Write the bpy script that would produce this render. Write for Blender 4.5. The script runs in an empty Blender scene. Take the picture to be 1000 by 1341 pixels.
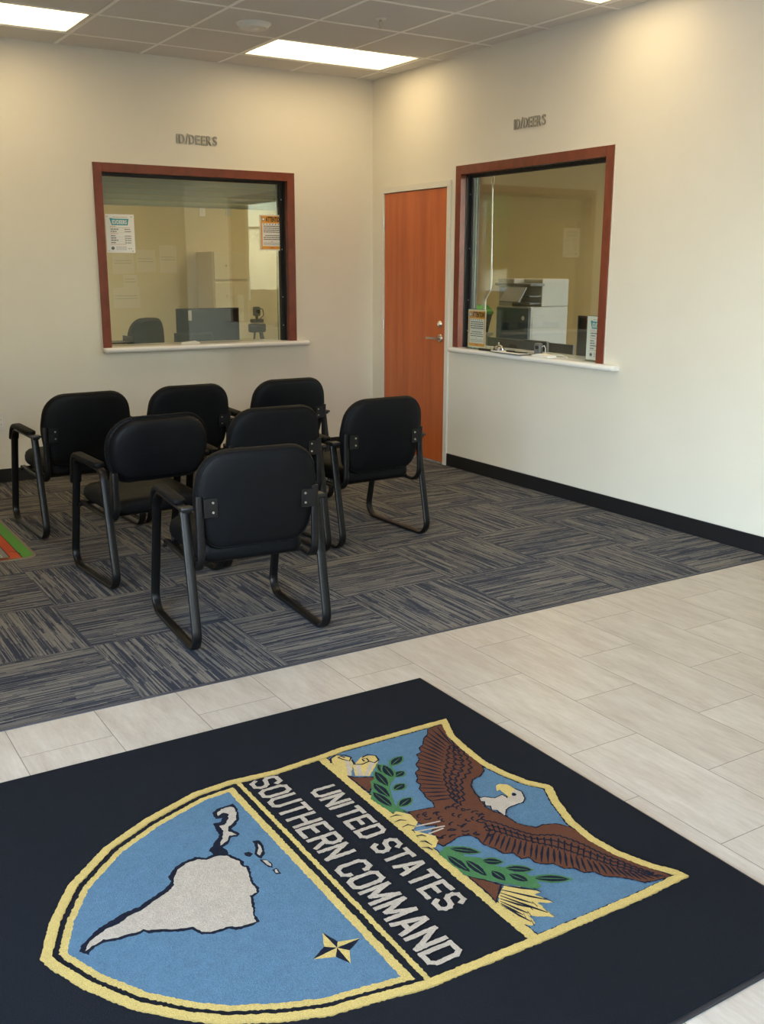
import bpy, bmesh, math, random
from mathutils import Vector, Matrix
from mathutils.geometry import tessellate_polygon
LAMPC = (1.0, .77, .43)
LAMP, OFFICE_FILL, SKY, SUN, EXPO = 3.0, 6.2, 2.9, 3.0, 1.0
FX0, FX1, LY0, LY1 = -4.0, -3.1, -9.2, -4.7
EMB={'south_america':[(-243,174),(-222,161),(-213,137),(-204,119),(-208,97),(-200,86),(-209,50),(-219,15),(-217,-9),(-223,-28),(-244,-32),(-257,-74),(-269,-108),(-275,-133),(-296,-133),(-318,-129),(-336,-116),(-359,-114),(-381,-112),(-399,-99),(-411,-72),(-431,-64),(-456,-54),(-479,-40),(-504,-29),(-514,-18),(-529,-21),(-556,-17),(-582,-16),(-606,-6),(-621,-11),(-636,-16),(-647,-24),(-654,-24),(-644,-6),(-629,9),(-611,17),(-585,30),(-556,33),(-529,47),(-492,56),(-463,70),(-436,81),(-406,96),(-388,113),(-381,138),(-357,170),(-329,184),(-296,188),(-276,172)],'sa_dark':[(-244,188),(-217,171),(-203,144),(-194,113),(-201,96),(-192,87),(-205,41),(-212,16),(-210,-14),(-220,-33),(-239,-39),(-251,-77),(-265,-111),(-267,-138),(-297,-142),(-328,-138),(-340,-124),(-363,-124),(-385,-120),(-403,-109),(-417,-80),(-435,-74),(-460,-64),(-483,-49),(-508,-40),(-517,-28),(-533,-32),(-559,-27),(-585,-25),(-610,-16),(-624,-20),(-640,-29),(-652,-41),(-666,-19),(-658,-2),(-635,17),(-603,42),(-582,49),(-534,66),(-492,72),(-464,85),(-429,101),(-402,116),(-390,132),(-391,153),(-355,187),(-328,196),(-297,201),(-272,182)],'ca_dark':[(-172,383),(-151,399),(-126,399),(-99,402),(-100,368),(-115,319),(-143,286),(-159,279),(-148,240),(-160,233),(-174,239),(-191,217),(-215,206),(-211,178),(-218,159),(-248,177),(-254,207),(-220,244),(-197,267),(-199,293),(-191,330),(-168,327),(-158,345),(-175,351)],'ca_cream':[(-141,390),(-115,392),(-105,382),(-112,346),(-126,318),(-146,302),(-159,293),(-171,275),(-161,255),(-156,242),(-177,249),(-193,227),(-218,217),(-195,252),(-180,281),(-182,310),(-165,306),(-145,330),(-134,355),(-143,369),(-163,363),(-161,376)],'isl1_dark':[(-134,192),(-117,185),(-117,155),(-131,118),(-149,101),(-155,114),(-156,131),(-143,151),(-135,175)],'isl1_cream':[(-126,172),(-125,156),(-132,132),(-146,117),(-149,129),(-135,149)],'isl2_dark':[(-155,101),(-140,91),(-134,69),(-141,47),(-150,57),(-154,80)],'isl2_cream':[(-150,93),(-141,87),(-138,66),(-142,56),(-148,69)],'isl3_dark':[(-147,39),(-133,42),(-135,12),(-147,17)],'isl3_cream':[(-142,36),(-136,37),(-138,19),(-145,22)],'isl4_dark':[(-178,150),(-164,149),(-159,133),(-171,124),(-179,135)],'star_y':[[(-158,-253),(-155,-319),(-179,-300)],[(-92,-318),(-155,-319),(-143,-301)],[(-156,-382),(-155,-319),(-135,-342)],[(-222,-325),(-155,-319),(-173,-345)]],'star_k':[[(-158,-253),(-143,-301),(-155,-319)],[(-92,-318),(-135,-342),(-155,-319)],[(-156,-382),(-173,-345),(-155,-319)],[(-222,-325),(-179,-300),(-155,-319)]],'shield_top':[(766,537),(714,417),(699,319),(690,213),(703,128),(727,48),(763,-5),(763,-19),(726,-92),(688,-199),(677,-291),(687,-377),(719,-466),(753,-521),(759,-554)],'shield_right':[(597,-560),(429,-557),(232,-553),(81,-547),(-53,-542),(-165,-520),(-274,-502),(-369,-464),(-472,-409),(-540,-354),(-623,-265),(-693,-150),(-742,-35),(-749,1)],'shield_left':[(-698,122),(-621,247),(-490,371),(-349,452),(-176,519),(-55,530),(90,516),(270,530),(335,540)],'eagle':[(740,499),(699,507),(664,498),(637,464),(613,450),(588,416),(564,402),(551,373),(531,367),(520,337),(490,311),(482,281),(462,272),(449,241),(433,223),(433,201),(414,181),(413,157),(404,134),(405,115),(405,92),(392,70),(314,88),(309,62),(306,28),(315,2),(346,-11),(307,-35),(309,-57),(291,-86),(298,-106),(322,-99),(361,-89),(391,-101),(402,-128),(396,-157),(403,-178),(395,-168),(412,-191),(415,-220),(440,-232),(440,-264),(462,-269),(461,-300),(480,-318),(499,-326),(507,-358),(531,-370),(539,-399),(564,-410),(572,-439),(593,-454),(611,-472),(627,-491),(641,-513),(670,-520),(720,-530),(711,-508),(693,-463),(685,-417),(676,-370),(671,-317),(667,-262),(653,-216),(634,-184),(601,-169),(572,-170),(554,-147),(539,-122),(538,-83),(538,-66),(522,-40),(517,-5),(535,43),(540,74),(556,117),(584,146),(618,152),(647,172),(666,208),(673,244),(683,298),(699,361),(709,409),(727,464)],'head':[(535,43),(552,41),(573,19),(604,23),(605,0),(638,32),(659,31),(664,7),(648,-26),(629,-41),(601,-40),(577,-41),(560,-48),(538,-72),(537,-50),(538,-37),(527,-27),(537,-9),(526,1),(537,21),(528,27)],'beak':[(622,77),(639,79),(657,64),(659,28),(639,22),(611,-4),(614,17),(615,37),(617,51),(604,49)],'eye':[(631,13),(639,17),(644,11),(641,0),(632,-1),(627,4)],'u_out':[(724,482),(691,496),(653,484),(611,441),(569,399),(532,357),(495,307),(465,265),(439,222),(421,184),(410,143),(410,105)],'u_mid':[(660,334),(667,368),(645,362),(618,332),(587,295),(558,260),(529,226),(511,195),(494,164),(484,138),(474,112),(464,87)],'u_in':[(686,356),(678,295),(669,245),(653,201),(625,167),(591,154),(557,133),(537,105),(519,76),(506,53),(485,36),(462,27)],'l_out':[(401,-150),(418,-183),(429,-218),(446,-245),(466,-269),(476,-303),(505,-320),(523,-359),(545,-393),(571,-421),(608,-457),(647,-507),(704,-523)],'l_mid':[(450,-114),(468,-148),(483,-179),(499,-203),(514,-227),(530,-251),(547,-283),(563,-315),(581,-354),(603,-388),(627,-429),(649,-470),(680,-502)],'l_in':[(478,-38),(503,-69),(520,-111),(534,-150),(554,-181),(581,-192),(614,-207),(631,-240),(645,-286),(650,-340),(664,-391),(677,-443),(697,-495)],'body_pts':[(454,39),(469,15),(484,-9),(492,-43),(424,-2),(445,-29),(458,-65),(424,43),(384,9),(395,-41),(416,-68),(359,-47),(447,-101),(454,-133),(385,-77),(418,-97),(342,64),(344,33),(375,43),(323,-65),(339,-75)],'leafL':[[(413,349),(488,389)],[(385,286),(438,301)],[(383,287),(387,388)],[(341,217),(397,235)],[(340,234),(358,354)],[(310,174),(316,298)],[(290,125),(284,252)],[(300,127),(369,156)],[(382,274),(401,374)]],'stemL':[(484,386),(423,352),(382,274),(347,246),(317,185),(300,134),(315,95),(284,97),(269,123),(258,213),(289,250),(312,301),(347,312),(364,285),(409,343)],'leafR':[[(295,-115),(368,-187)],[(279,-135),(287,-250)],[(308,-178),(313,-287)],[(338,-213),(390,-254)],[(336,-257),(342,-326)],[(366,-271),(435,-322)],[(363,-294),(391,-358)],[(398,-341),(494,-408)]],'stemR':[(300,-109),(327,-134),(317,-175),(351,-205),(349,-241),(375,-273),(402,-277),(408,-325),(408,-357),(403,-388),(382,-387),(357,-356),(330,-328),(305,-297),(280,-266),(264,-241),(270,-200),(264,-130)],'arrows':[[(318,-332),(387,-405)],[(304,-346),(385,-455)],[(294,-355),(341,-446)],[(286,-364),(350,-498)],[(278,-374),(322,-452)],[(272,-382),(303,-468)],[(267,-389),(287,-465)],[(265,-395),(286,-499)]],'arrow_blob':[(326,-333),(355,-359),(387,-405),(367,-404),(385,-455),(351,-434),(350,-470),(349,-499),(316,-476),(297,-458),(296,-491),(279,-496),(263,-471),(269,-440),(268,-387),(288,-359)],'log_r':[(269,-251),(291,-277),(325,-329),(294,-355),(262,-383),(267,-346),(268,-301)],'scroll_y':[[(275,488),(309,503),(339,466),(322,423),(279,363),(264,372),(269,447)],[(318,416),(374,454),(416,437),(403,400),(328,332),(291,357)]],'scroll_w':[[(316,463),(323,440),(282,361),(273,370)],[(328,419),(338,408),(312,342),(297,352)],[(376,407),(396,404),(325,337),(316,343)]],'scroll_k':[[(267,466),(280,494),(306,505),(331,490),(340,466),(324,448),(311,469),(304,488),(316,489),(323,476)],[(334,451),(328,419),(347,408),(376,413),(380,435),(365,438),(363,421)],[(370,447),(396,455),(414,435),(407,406),(386,396),(377,412)]],'log_l':[(269,372),(287,349),(343,318),(316,281),(274,240),(270,293)],'claw':[[(248,92),(284,110),(310,76),(305,31),(275,5),(252,12),(246,44)],[(271,0),(262,-42),(261,-94),(274,-102),(300,-78),(307,-55),(292,-33)]],'claw_k':[[(251,94),(274,94),(286,81)],[(248,64),(268,66),(283,54)],[(252,30),(274,34),(288,14)],[(261,-27),(277,-31),(284,-44)],[(253,-56),(268,-61),(273,-88)],[(242,-82),(258,-92),(261,-109)],[(303,102),(310,76)]],'shaft_w':[[(281,15),(362,1)],[(276,-9),(359,-26)],[(297,-36),(349,-34)]]}
# ------------------------------------------------------------------ helpers
R = random.Random(7)
SC = bpy.context.scene
COL = SC.collection
PI = math.pi
H = 3.04

def tag(o, label=None, cat=None, group=None, kind=None):
    if label: o['label'] = label
    if cat: o['category'] = cat
    if group: o['group'] = group
    if kind: o['kind'] = kind
    return o

def empty(name, loc, rz=0.0, label=None, cat=None, group=None):
    o = bpy.data.objects.new(name, None); COL.objects.link(o)
    o.empty_display_size = .1
    o.location = loc; o.rotation_euler = (0, 0, rz)
    return tag(o, label, cat, group)

def copy_tree(o, parent=None):
    c = o.copy(); COL.objects.link(c)
    if parent is not None: c.parent = parent
    for ch in list(o.children): copy_tree(ch, c)
    return c

class MB:
    def __init__(s): s.bm = bmesh.new()
    def quad(s, pts, mi=0):
        f = s.bm.faces.new([s.bm.verts.new(p) for p in pts]); f.material_index = mi; return f
    def box(s, lo, hi, mi=0, bevel=0.0, seg=2):
        x0,y0,z0 = lo; x1,y1,z1 = hi
        v = [s.bm.verts.new(p) for p in ((x0,y0,z0),(x1,y0,z0),(x1,y1,z0),(x0,y1,z0),(x0,y0,z1),(x1,y0,z1),(x1,y1,z1),(x0,y1,z1))]
        fs = [s.bm.faces.new([v[i] for i in q]) for q in ((0,3,2,1),(4,5,6,7),(0,1,5,4),(1,2,6,5),(2,3,7,6),(3,0,4,7))]
        for f in fs: f.material_index = mi
        if bevel > 0:
            es = list({e for f in fs for e in f.edges})
            r = bmesh.ops.bevel(s.bm, geom=es, offset=bevel, segments=seg, profile=.5, affect='EDGES')
            for f in r['faces']: f.material_index = mi
        return s
    def rings(s, rs, cap=True, mi=0, closed=True):
        vs = [[s.bm.verts.new(p) for p in r] for r in rs]
        n = len(rs[0])
        for a, b in zip(vs, vs[1:]):
            for i in range(n if closed else n-1):
                j = (i+1) % n
                f = s.bm.faces.new((a[i], a[j], b[j], b[i])); f.material_index = mi
        if cap:
            f = s.bm.faces.new(vs[0][::-1]); f.material_index = mi
            f = s.bm.faces.new(vs[-1]); f.material_index = mi
        return s
    def sweep(s, path, hw, ht, side=Vector((1,0,0)), n=12, power=3.0, mi=0):
        """sweep a rounded bar (half width hw along 'side', half thickness ht) along a path"""
        rs = []; P = [Vector(p) for p in path]
        for i, p in enumerate(P):
            t = (P[min(i+1, len(P)-1)] - P[max(i-1, 0)]).normalized()
            sd = (side - t*side.dot(t)).normalized(); nn = t.cross(sd)
            r = []
            for k in range(n):
                a = 2*PI*(k+.5)/n; c, q = math.cos(a), math.sin(a)
                r.append(p + sd*(hw*math.copysign(abs(c)**(2/power), c)) + nn*(ht*math.copysign(abs(q)**(2/power), q)))
            rs.append(r)
        return s.rings(rs, mi=mi)
    def tube(s, path, r, n=10, mi=0):
        P = [Vector(p) for p in path]
        t0 = (P[1]-P[0]).normalized()
        sd = Vector((1,0,0)) if abs(t0.x) < .8 else Vector((0,1,0))
        rs = []
        for i, p in enumerate(P):
            t = (P[min(i+1, len(P)-1)] - P[max(i-1, 0)]).normalized()
            sd = (sd - t*sd.dot(t)).normalized(); nn = t.cross(sd)
            rr = r[i] if isinstance(r, (list, tuple)) else r
            rs.append([p + sd*(rr*math.cos(2*PI*k/n)) + nn*(rr*math.sin(2*PI*k/n)) for k in range(n)])
        return s.rings(rs, mi=mi)
    def lathe(s, prof, c=(0,0,0), n=24, axis='z', mi=0):
        rs = []
        for r, h in prof:
            ring = []
            for k in range(n):
                a = 2*PI*k/n; u, v = max(r, 1e-4)*math.cos(a), max(r, 1e-4)*math.sin(a)
                q = (u, v, h) if axis == 'z' else ((h, u, v) if axis == 'x' else (v, h, u))
                ring.append((c[0]+q[0], c[1]+q[1], c[2]+q[2]))
            rs.append(ring)
        return s.rings(rs, mi=mi)
    def poly(s, pts, z, mi=0, fn=None):
        """flat polygon (2D pts) at height z, tessellated; fn maps (x,y,z) to 3D"""
        fn = fn or (lambda x, y, z: (x, y, z))
        tri = tessellate_polygon([[Vector((p[0], p[1], 0)) for p in pts]])
        vs = [s.bm.verts.new(fn(p[0], p[1], z)) for p in pts]
        for t in tri:
            a, b, c = [vs[i] for i in t]
            n = (b.co-a.co).cross(c.co-a.co)
            try:
                f = s.bm.faces.new((a, b, c)); f.material_index = mi
            except ValueError: pass
        return s
    def prism(s, pts, z0, z1, fn=None, mi=0):
        fn = fn or (lambda x, y, z: (x, y, z))
        s.rings([[fn(x, y, z0) for x, y in pts], [fn(x, y, z1) for x, y in pts]], mi=mi)
        return s
    def build(s, name, mats, parent=None, smooth=True, loc=None, bevel=0.0, subsurf=0, angle=35, recalc=True):
        if recalc: bmesh.ops.recalc_face_normals(s.bm, faces=s.bm.faces)
        me = bpy.data.meshes.new(name); s.bm.to_mesh(me); s.bm.free()
        if not isinstance(mats, (list, tuple)): mats = [mats]
        for m in mats: me.materials.append(m)
        o = bpy.data.objects.new(name, me); COL.objects.link(o)
        if parent is not None: o.parent = parent
        if loc is not None: o.location = loc
        if smooth:
            for p in me.polygons: p.use_smooth = True
            me.set_sharp_from_angle(angle=math.radians(angle))
        if bevel:
            b = o.modifiers.new('bevel', 'BEVEL'); b.width = bevel; b.segments = 2; b.limit_method = 'ANGLE'; b.angle_limit = math.radians(40)
        if subsurf:
            b = o.modifiers.new('sub', 'SUBSURF'); b.levels = subsurf; b.render_levels = subsurf
        return o

def arc(c, r, a0, a1, n, plane='yz', x=0.0):
    out = []
    for i in range(n+1):
        a = math.radians(a0 + (a1-a0)*i/n)
        out.append((x, c[0]+r*math.cos(a), c[1]+r*math.sin(a)))
    return out

def fillet(pts, rad, n=7):
    """round the inner corners of a 2D polyline"""
    out = [pts[0]]
    for i in range(1, len(pts)-1):
        p0, p, p1 = Vector(pts[i-1]), Vector(pts[i]), Vector(pts[i+1])
        r = rad[i-1]
        a = (p0-p).normalized(); b = (p1-p).normalized()
        ang = a.angle(b); d = r/math.tan(ang/2)
        s, e = p+a*d, p+b*d
        c = p + (a+b).normalized()*(r/math.sin(ang/2))
        va, vb = s-c, e-c
        th = va.angle(vb)
        for k in range(n+1):
            t = k/n
            w = (va*math.sin((1-t)*th) + vb*math.sin(t*th))/math.sin(th)
            out.append(tuple(c+w))
    out.append(pts[-1])
    return out

# ------------------------------------------------------------------ materials
def mat(name, color=(.5,.5,.5), rough=.6, metal=0.0, spec=.5, **kw):
    m = bpy.data.materials.new(name); m.use_nodes = True
    nt = m.node_tree; b = nt.nodes['Principled BSDF']
    b.inputs['Base Color'].default_value = (*color, 1)
    b.inputs['Roughness'].default_value = rough
    b.inputs['Metallic'].default_value = metal
    b.inputs['Specular IOR Level'].default_value = spec
    for k, v in kw.items():
        b.inputs[k.replace('_', ' ')].default_value = v
    return m

def N(nt, typ, **kw):
    n = nt.nodes.new(typ)
    for k, v in kw.items(): setattr(n, k, v)
    return n

def M_(nt, op, a, b=None, c=None):
    n = N(nt, 'ShaderNodeMath', operation=op)
    for i, v in enumerate((a, b, c)):
        if v is None: continue
        if isinstance(v, (int, float)): n.inputs[i].default_value = v
        else: nt.links.new(v, n.inputs[i])
    return n.outputs[0]

def mixc(nt, fac, a, b, mode='MIX'):
    n = N(nt, 'ShaderNodeMix', data_type='RGBA', blend_type=mode)
    if isinstance(fac, (int, float)): n.inputs[0].default_value = fac
    else: nt.links.new(fac, n.inputs[0])
    for i, v in ((6, a), (7, b)):
        if isinstance(v, tuple): n.inputs[i].default_value = (*v, 1)
        else: nt.links.new(v, n.inputs[i])
    return n.outputs[2]

def ramp(nt, fac, stops, interp='LINEAR'):
    n = N(nt, 'ShaderNodeValToRGB'); n.color_ramp.interpolation = interp
    e = n.color_ramp.elements
    while len(e) < len(stops): e.new(.5)
    for el, (p, c) in zip(e, stops): el.position = p; el.color = (*c, 1)
    nt.links.new(fac, n.inputs[0]); return n.outputs[0]

def coords(nt, scale=(1,1,1), obj=True):
    t = N(nt, 'ShaderNodeTexCoord'); mp = N(nt, 'ShaderNodeMapping')
    nt.links.new(t.outputs['Object'], mp.inputs[0]); mp.inputs['Scale'].default_value = scale
    return mp.outputs[0]

def noise(nt, vec, scale, detail=3, rough=.5):
    n = N(nt, 'ShaderNodeTexNoise'); nt.links.new(vec, n.inputs['Vector'])
    n.inputs['Scale'].default_value = scale; n.inputs['Detail'].default_value = detail; n.inputs['Roughness'].default_value = rough
    return n.outputs['Fac']

def bump(m, h, strength=.2, dist=.002):
    nt = m.node_tree; n = N(nt, 'ShaderNodeBump'); n.inputs['Strength'].default_value = strength; n.inputs['Distance'].default_value = dist
    nt.links.new(h, n.inputs['Height']); nt.links.new(n.outputs[0], nt.nodes['Principled BSDF'].inputs['Normal'])

def noisy(name, c1, c2, scale, rough=.6, bs=0.0, bd=.001, vscale=(1,1,1), **kw):
    m = mat(name, c1, rough, **kw); nt = m.node_tree
    v = coords(nt, vscale); f = noise(nt, v, scale, 4, .6)
    c = ramp(nt, f, [(.35, c1), (.65, c2)])
    nt.links.new(c, nt.nodes['Principled BSDF'].inputs['Base Color'])
    if bs: bump(m, f, bs, bd)
    return m

def sep(nt, vec):
    n = N(nt, 'ShaderNodeSeparateXYZ'); nt.links.new(vec, n.inputs[0]); return n.outputs

def comb(nt, x, y, z=0.0):
    n = N(nt, 'ShaderNodeCombineXYZ')
    for i, v in enumerate((x, y, z)):
        if isinstance(v, (int, float)): n.inputs[i].default_value = v
        else: nt.links.new(v, n.inputs[i])
    return n.outputs[0]

def wnoise(nt, vec):
    n = N(nt, 'ShaderNodeTexWhiteNoise', noise_dimensions='3D'); nt.links.new(vec, n.inputs['Vector']); return n.outputs['Value']

M = {}
M['wall'] = noisy('wall_paint', (.725,.69,.60), (.74,.705,.615), 3.0, .55, spec=.3)
bump(M['wall'], noise(M['wall'].node_tree, coords(M['wall'].node_tree), 260, 3), .12, .0006)
M['office_wall'] = noisy('office_paint', (.60,.52,.33), (.62,.535,.345), 2.0, .7, spec=.2)
M['office_floor'] = noisy('office_carpet', (.13,.13,.14), (.20,.19,.18), 60, .95)
M['ceiling'] = noisy('ceiling_tile', (.64,.62,.60), (.75,.73,.71), 220, .9, .35, .001, spec=.1)
M['grid'] = mat('ceiling_grid_paint', (.92,.91,.89), .4)
M['white_metal'] = mat('white_enamel', (.78,.77,.74), .4)
M['lens'] = None
def emis(name, col, st):
    m = bpy.data.materials.new(name); m.use_nodes = True; nt = m.node_tree
    b = nt.nodes['Principled BSDF']; b.inputs['Base Color'].default_value = (.8,.8,.75,1)
    b.inputs['Emission Color'].default_value = (*col, 1); b.inputs['Emission Strength'].default_value = st
    return m
M['lens'] = emis('troffer_lens', LAMPC, LAMP)
M['office_fill_lens'] = emis('office_fill_emitter', LAMPC, OFFICE_FILL)
M['reflector'] = mat('troffer_reflector', (.8,.78,.72), .35)
M['black_base'] = mat('black_vinyl_base', (.010,.010,.012), .35)
M['trim_paint'] = mat('door_frame_enamel', (.70,.68,.61), .35)
M['sill'] = mat('white_solid_surface', (.80,.80,.79), .22)
M['black_metal'] = mat('black_channel', (.010,.010,.011), .4)
M['chair_frame'] = mat('black_powder_coat', (.005,.005,.0055), .36, spec=.35)
M['chrome'] = mat('brushed_steel', (.60,.58,.54), .28, 1.0)
M['bell_chrome'] = mat('bell_chrome', (.30,.30,.30), .12, 1.0)
M['letter'] = mat('brushed_aluminium_letter', (.34,.335,.31), .38, .85)
M['black_plastic'] = mat('black_plastic', (.014,.014,.015), .4)
M['grey_plastic'] = mat('grey_plastic', (.12,.125,.13), .5)
M['white_plastic'] = mat('white_plastic', (.72,.71,.67), .4)
M['screen'] = mat('monitor_back', (.012,.014,.018), .25)
M['printer_white'] = mat('printer_casing', (.34,.33,.29), .5)
M['printer_blue'] = mat('printer_panel_blue', (.018,.05,.085), .35)
M['green'] = mat('green_plastic', (.06,.30,.03), .5)
M['paper'] = mat('white_paper', (.80,.80,.78), .7)
M['cream_paper'] = mat('cream_paper', (.74,.71,.60), .7)
M['orange_ink'] = mat('orange_ink', (.80,.36,.05), .6)
M['teal_ink'] = mat('teal_ink', (.02,.30,.38), .6)
M['black_ink'] = mat('black_ink', (.02,.02,.02), .6)
M['grey_ink'] = mat('grey_ink', (.22,.22,.24), .7)
M['red_ink'] = mat('red_ink', (.55,.12,.05), .7)
M['rubber'] = mat('mat_rubber', (.016,.018,.022), .55)
M['desk'] = noisy('dark_laminate', (.035,.030,.026), (.05,.042,.036), 30, .45)
M['shutter'] = mat('shutter_slat', (.46,.47,.37), .5)
M['rod'] = mat('crank_rod', (.62,.60,.53), .35, .3)

# vinyl leather
def leather(name, c, rough=.42):
    m = mat(name, c, rough, spec=.15); nt = m.node_tree
    v = coords(nt)
    vo = N(nt, 'ShaderNodeTexVoronoi'); vo.inputs['Scale'].default_value = 420; nt.links.new(v, vo.inputs['Vector'])
    f = M_(nt, 'ADD', M_(nt, 'MULTIPLY', vo.outputs['Distance'], .5), M_(nt, 'MULTIPLY', noise(nt, v, 9, 3), 5.0))
    bump(m, f, .25, .0012)
    return m
M['vinyl'] = leather('black_vinyl', (.0045,.005,.006), .52)
M['vinyl_panel'] = leather('black_vinyl_panel', (.0055,.006,.0075), .46)
M['office_fabric'] = noisy('dark_chair_fabric', (.03,.03,.028), (.045,.045,.04), 90, .9)

# wood
def wood(name, stops, scale, vs, rough=.35, coat=.2):
    m = mat(name, stops[0][1], rough); nt = m.node_tree
    v = coords(nt, vs)
    f1 = noise(nt, v, scale, 6, .62)
    v2 = coords(nt, (vs[0]*6, vs[1]*6, vs[2]*2.5)); f2 = noise(nt, v2, scale*3, 4, .7)
    f = M_(nt, 'ADD', M_(nt, 'MULTIPLY', f1, .72), M_(nt, 'MULTIPLY', f2, .28))
    c = ramp(nt, f, stops); nt.links.new(c, nt.nodes['Principled BSDF'].inputs['Base Color'])
    nt.nodes['Principled BSDF'].inputs['Coat Weight'].default_value = coat
    nt.nodes['Principled BSDF'].inputs['Coat Roughness'].default_value = .25
    return m
M['door_wood'] = wood('cherry_veneer', [(.30,(.36,.075,.016)), (.5,(.50,.115,.025)), (.68,(.60,.155,.037))], 5.0, (1, 2.2, .16), .38)
M['frame_wood'] = wood('mahogany_stain', [(.3,(.105,.022,.010)), (.5,(.175,.036,.015)), (.7,(.22,.050,.020))], 14.0, (1, 1, .6), .35)

# glass: clear / tinted sheet with a real angle dependent mirror reflection
def glass(name, tint, refl=1.0, edge=None):
    m = bpy.data.materials.new(name); m.use_nodes = True; nt = m.node_tree; nt.nodes.clear()
    lw = N(nt, 'ShaderNodeLayerWeight'); lw.inputs['Blend'].default_value = .5
    p = M_(nt, 'POWER', lw.outputs['Facing'], 5.0)
    r = M_(nt, 'MULTIPLY', M_(nt, 'ADD', M_(nt, 'MULTIPLY', p, .955), .045), refl)
    tr = N(nt, 'ShaderNodeBsdfTransparent'); tr.inputs[0].default_value = (*tint, 1)
    gl = N(nt, 'ShaderNodeBsdfGlossy'); gl.inputs['Roughness'].default_value = 0.0; gl.inputs[0].default_value = (.95,1,.98,1)
    mx = N(nt, 'ShaderNodeMixShader'); out = N(nt, 'ShaderNodeOutputMaterial')
    nt.links.new(r, mx.inputs[0]); nt.links.new(tr.outputs[0], mx.inputs[1]); nt.links.new(gl.outputs[0], mx.inputs[2])
    nt.links.new(mx.outputs[0], out.inputs[0])
    return m
M['glass'] = glass('counter_glass', (.87,.89,.85), 1.5)
M['store_glass'] = glass('storefront_glass', (.94,.92,.89))
M['acrylic'] = glass('clear_acrylic', (.93,.95,.93))
M['glass_edge'] = mat('green_glass_edge', (.30,.42,.30), .15, spec=.8)

# carpet tiles: quarter-turned squares of linear streaks
def carpet():
    m = mat('carpet_tile', (.1,.1,.1), .95, spec=.25); nt = m.node_tree
    t = N(nt, 'ShaderNodeTexCoord'); x, y, z = sep(nt, t.outputs['Object'])
    S = .61
    u = M_(nt, 'DIVIDE', M_(nt, 'ADD', x, 3.565+S*12), S); v = M_(nt, 'DIVIDE', M_(nt, 'ADD', y, 4.205+S*12), S)
    iu, iv = M_(nt, 'FLOOR', u), M_(nt, 'FLOOR', v)
    par = M_(nt, 'MODULO', M_(nt, 'ADD', iu, iv), 2.0)
    sel = M_(nt, 'GREATER_THAN', par, .5)
    def pick(a, b):   # par odd -> a else b
        n = N(nt, 'ShaderNodeMix', data_type='FLOAT'); nt.links.new(sel, n.inputs[0]); nt.links.new(b, n.inputs[2]); nt.links.new(a, n.inputs[3]); return n.outputs[0]
    al, ac = pick(x, y), pick(y, x)      # along / across the streaks
    tid = M_(nt, 'ADD', M_(nt, 'MULTIPLY', iu, 13.7), M_(nt, 'MULTIPLY', iv, 7.3))
    def layer(wid, ln, seed):
        row = M_(nt, 'FLOOR', M_(nt, 'DIVIDE', ac, wid))
        off = wnoise(nt, comb(nt, row, tid, seed))
        seg = M_(nt, 'FLOOR', M_(nt, 'ADD', M_(nt, 'DIVIDE', al, ln), M_(nt, 'MULTIPLY', off, 9.0)))
        return wnoise(nt, comb(nt, row, seg, M_(nt, 'ADD', tid, seed)))
    a = layer(.0028, .19, 1.1); b = layer(.0065, .24, 5.3); c2 = layer(.018, .36, 9.9)
    f = M_(nt, 'ADD', M_(nt, 'ADD', M_(nt, 'MULTIPLY', a, .34), M_(nt, 'MULTIPLY', b, .40)), M_(nt, 'MULTIPLY', c2, .26))
    col = ramp(nt, f, [(.33, (.016,.016,.022)), (.43, (.027,.027,.034)), (.49, (.085,.079,.070)), (.55, (.168,.145,.108)), (.72, (.255,.220,.160))])
    fine = noise(nt, t.outputs['Object'], 420, 2, .7)
    col = mixc(nt, .55, col, ramp(nt, fine, [(.3,(.25,.25,.25)), (.7,(.95,.95,.95))]), 'MULTIPLY')
    fu, fv = M_(nt, 'FRACT', u), M_(nt, 'FRACT', v)
    def edge(q): return M_(nt, 'LESS_THAN', M_(nt, 'MINIMUM', q, M_(nt, 'SUBTRACT', 1.0, q)), .0035)
    e = M_(nt, 'MAXIMUM', edge(fu), edge(fv))
    col = mixc(nt, M_(nt, 'MULTIPLY', e, .6), col, (.02,.02,.025))
    nt.links.new(col, nt.nodes['Principled BSDF'].inputs['Base Color'])
    bump(m, M_(nt, 'ADD', M_(nt, 'MULTIPLY', fine, 1.0), M_(nt, 'MULTIPLY', a, .5)), .5, .003)
    b_ = nt.nodes['Principled BSDF']
    b_.inputs['Sheen Weight'].default_value = .10; b_.inputs['Sheen Roughness'].default_value = .4
    b_.inputs['Sheen Tint'].default_value = (.7,.8,1,1)
    return m
M['carpet'] = carpet()

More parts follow.
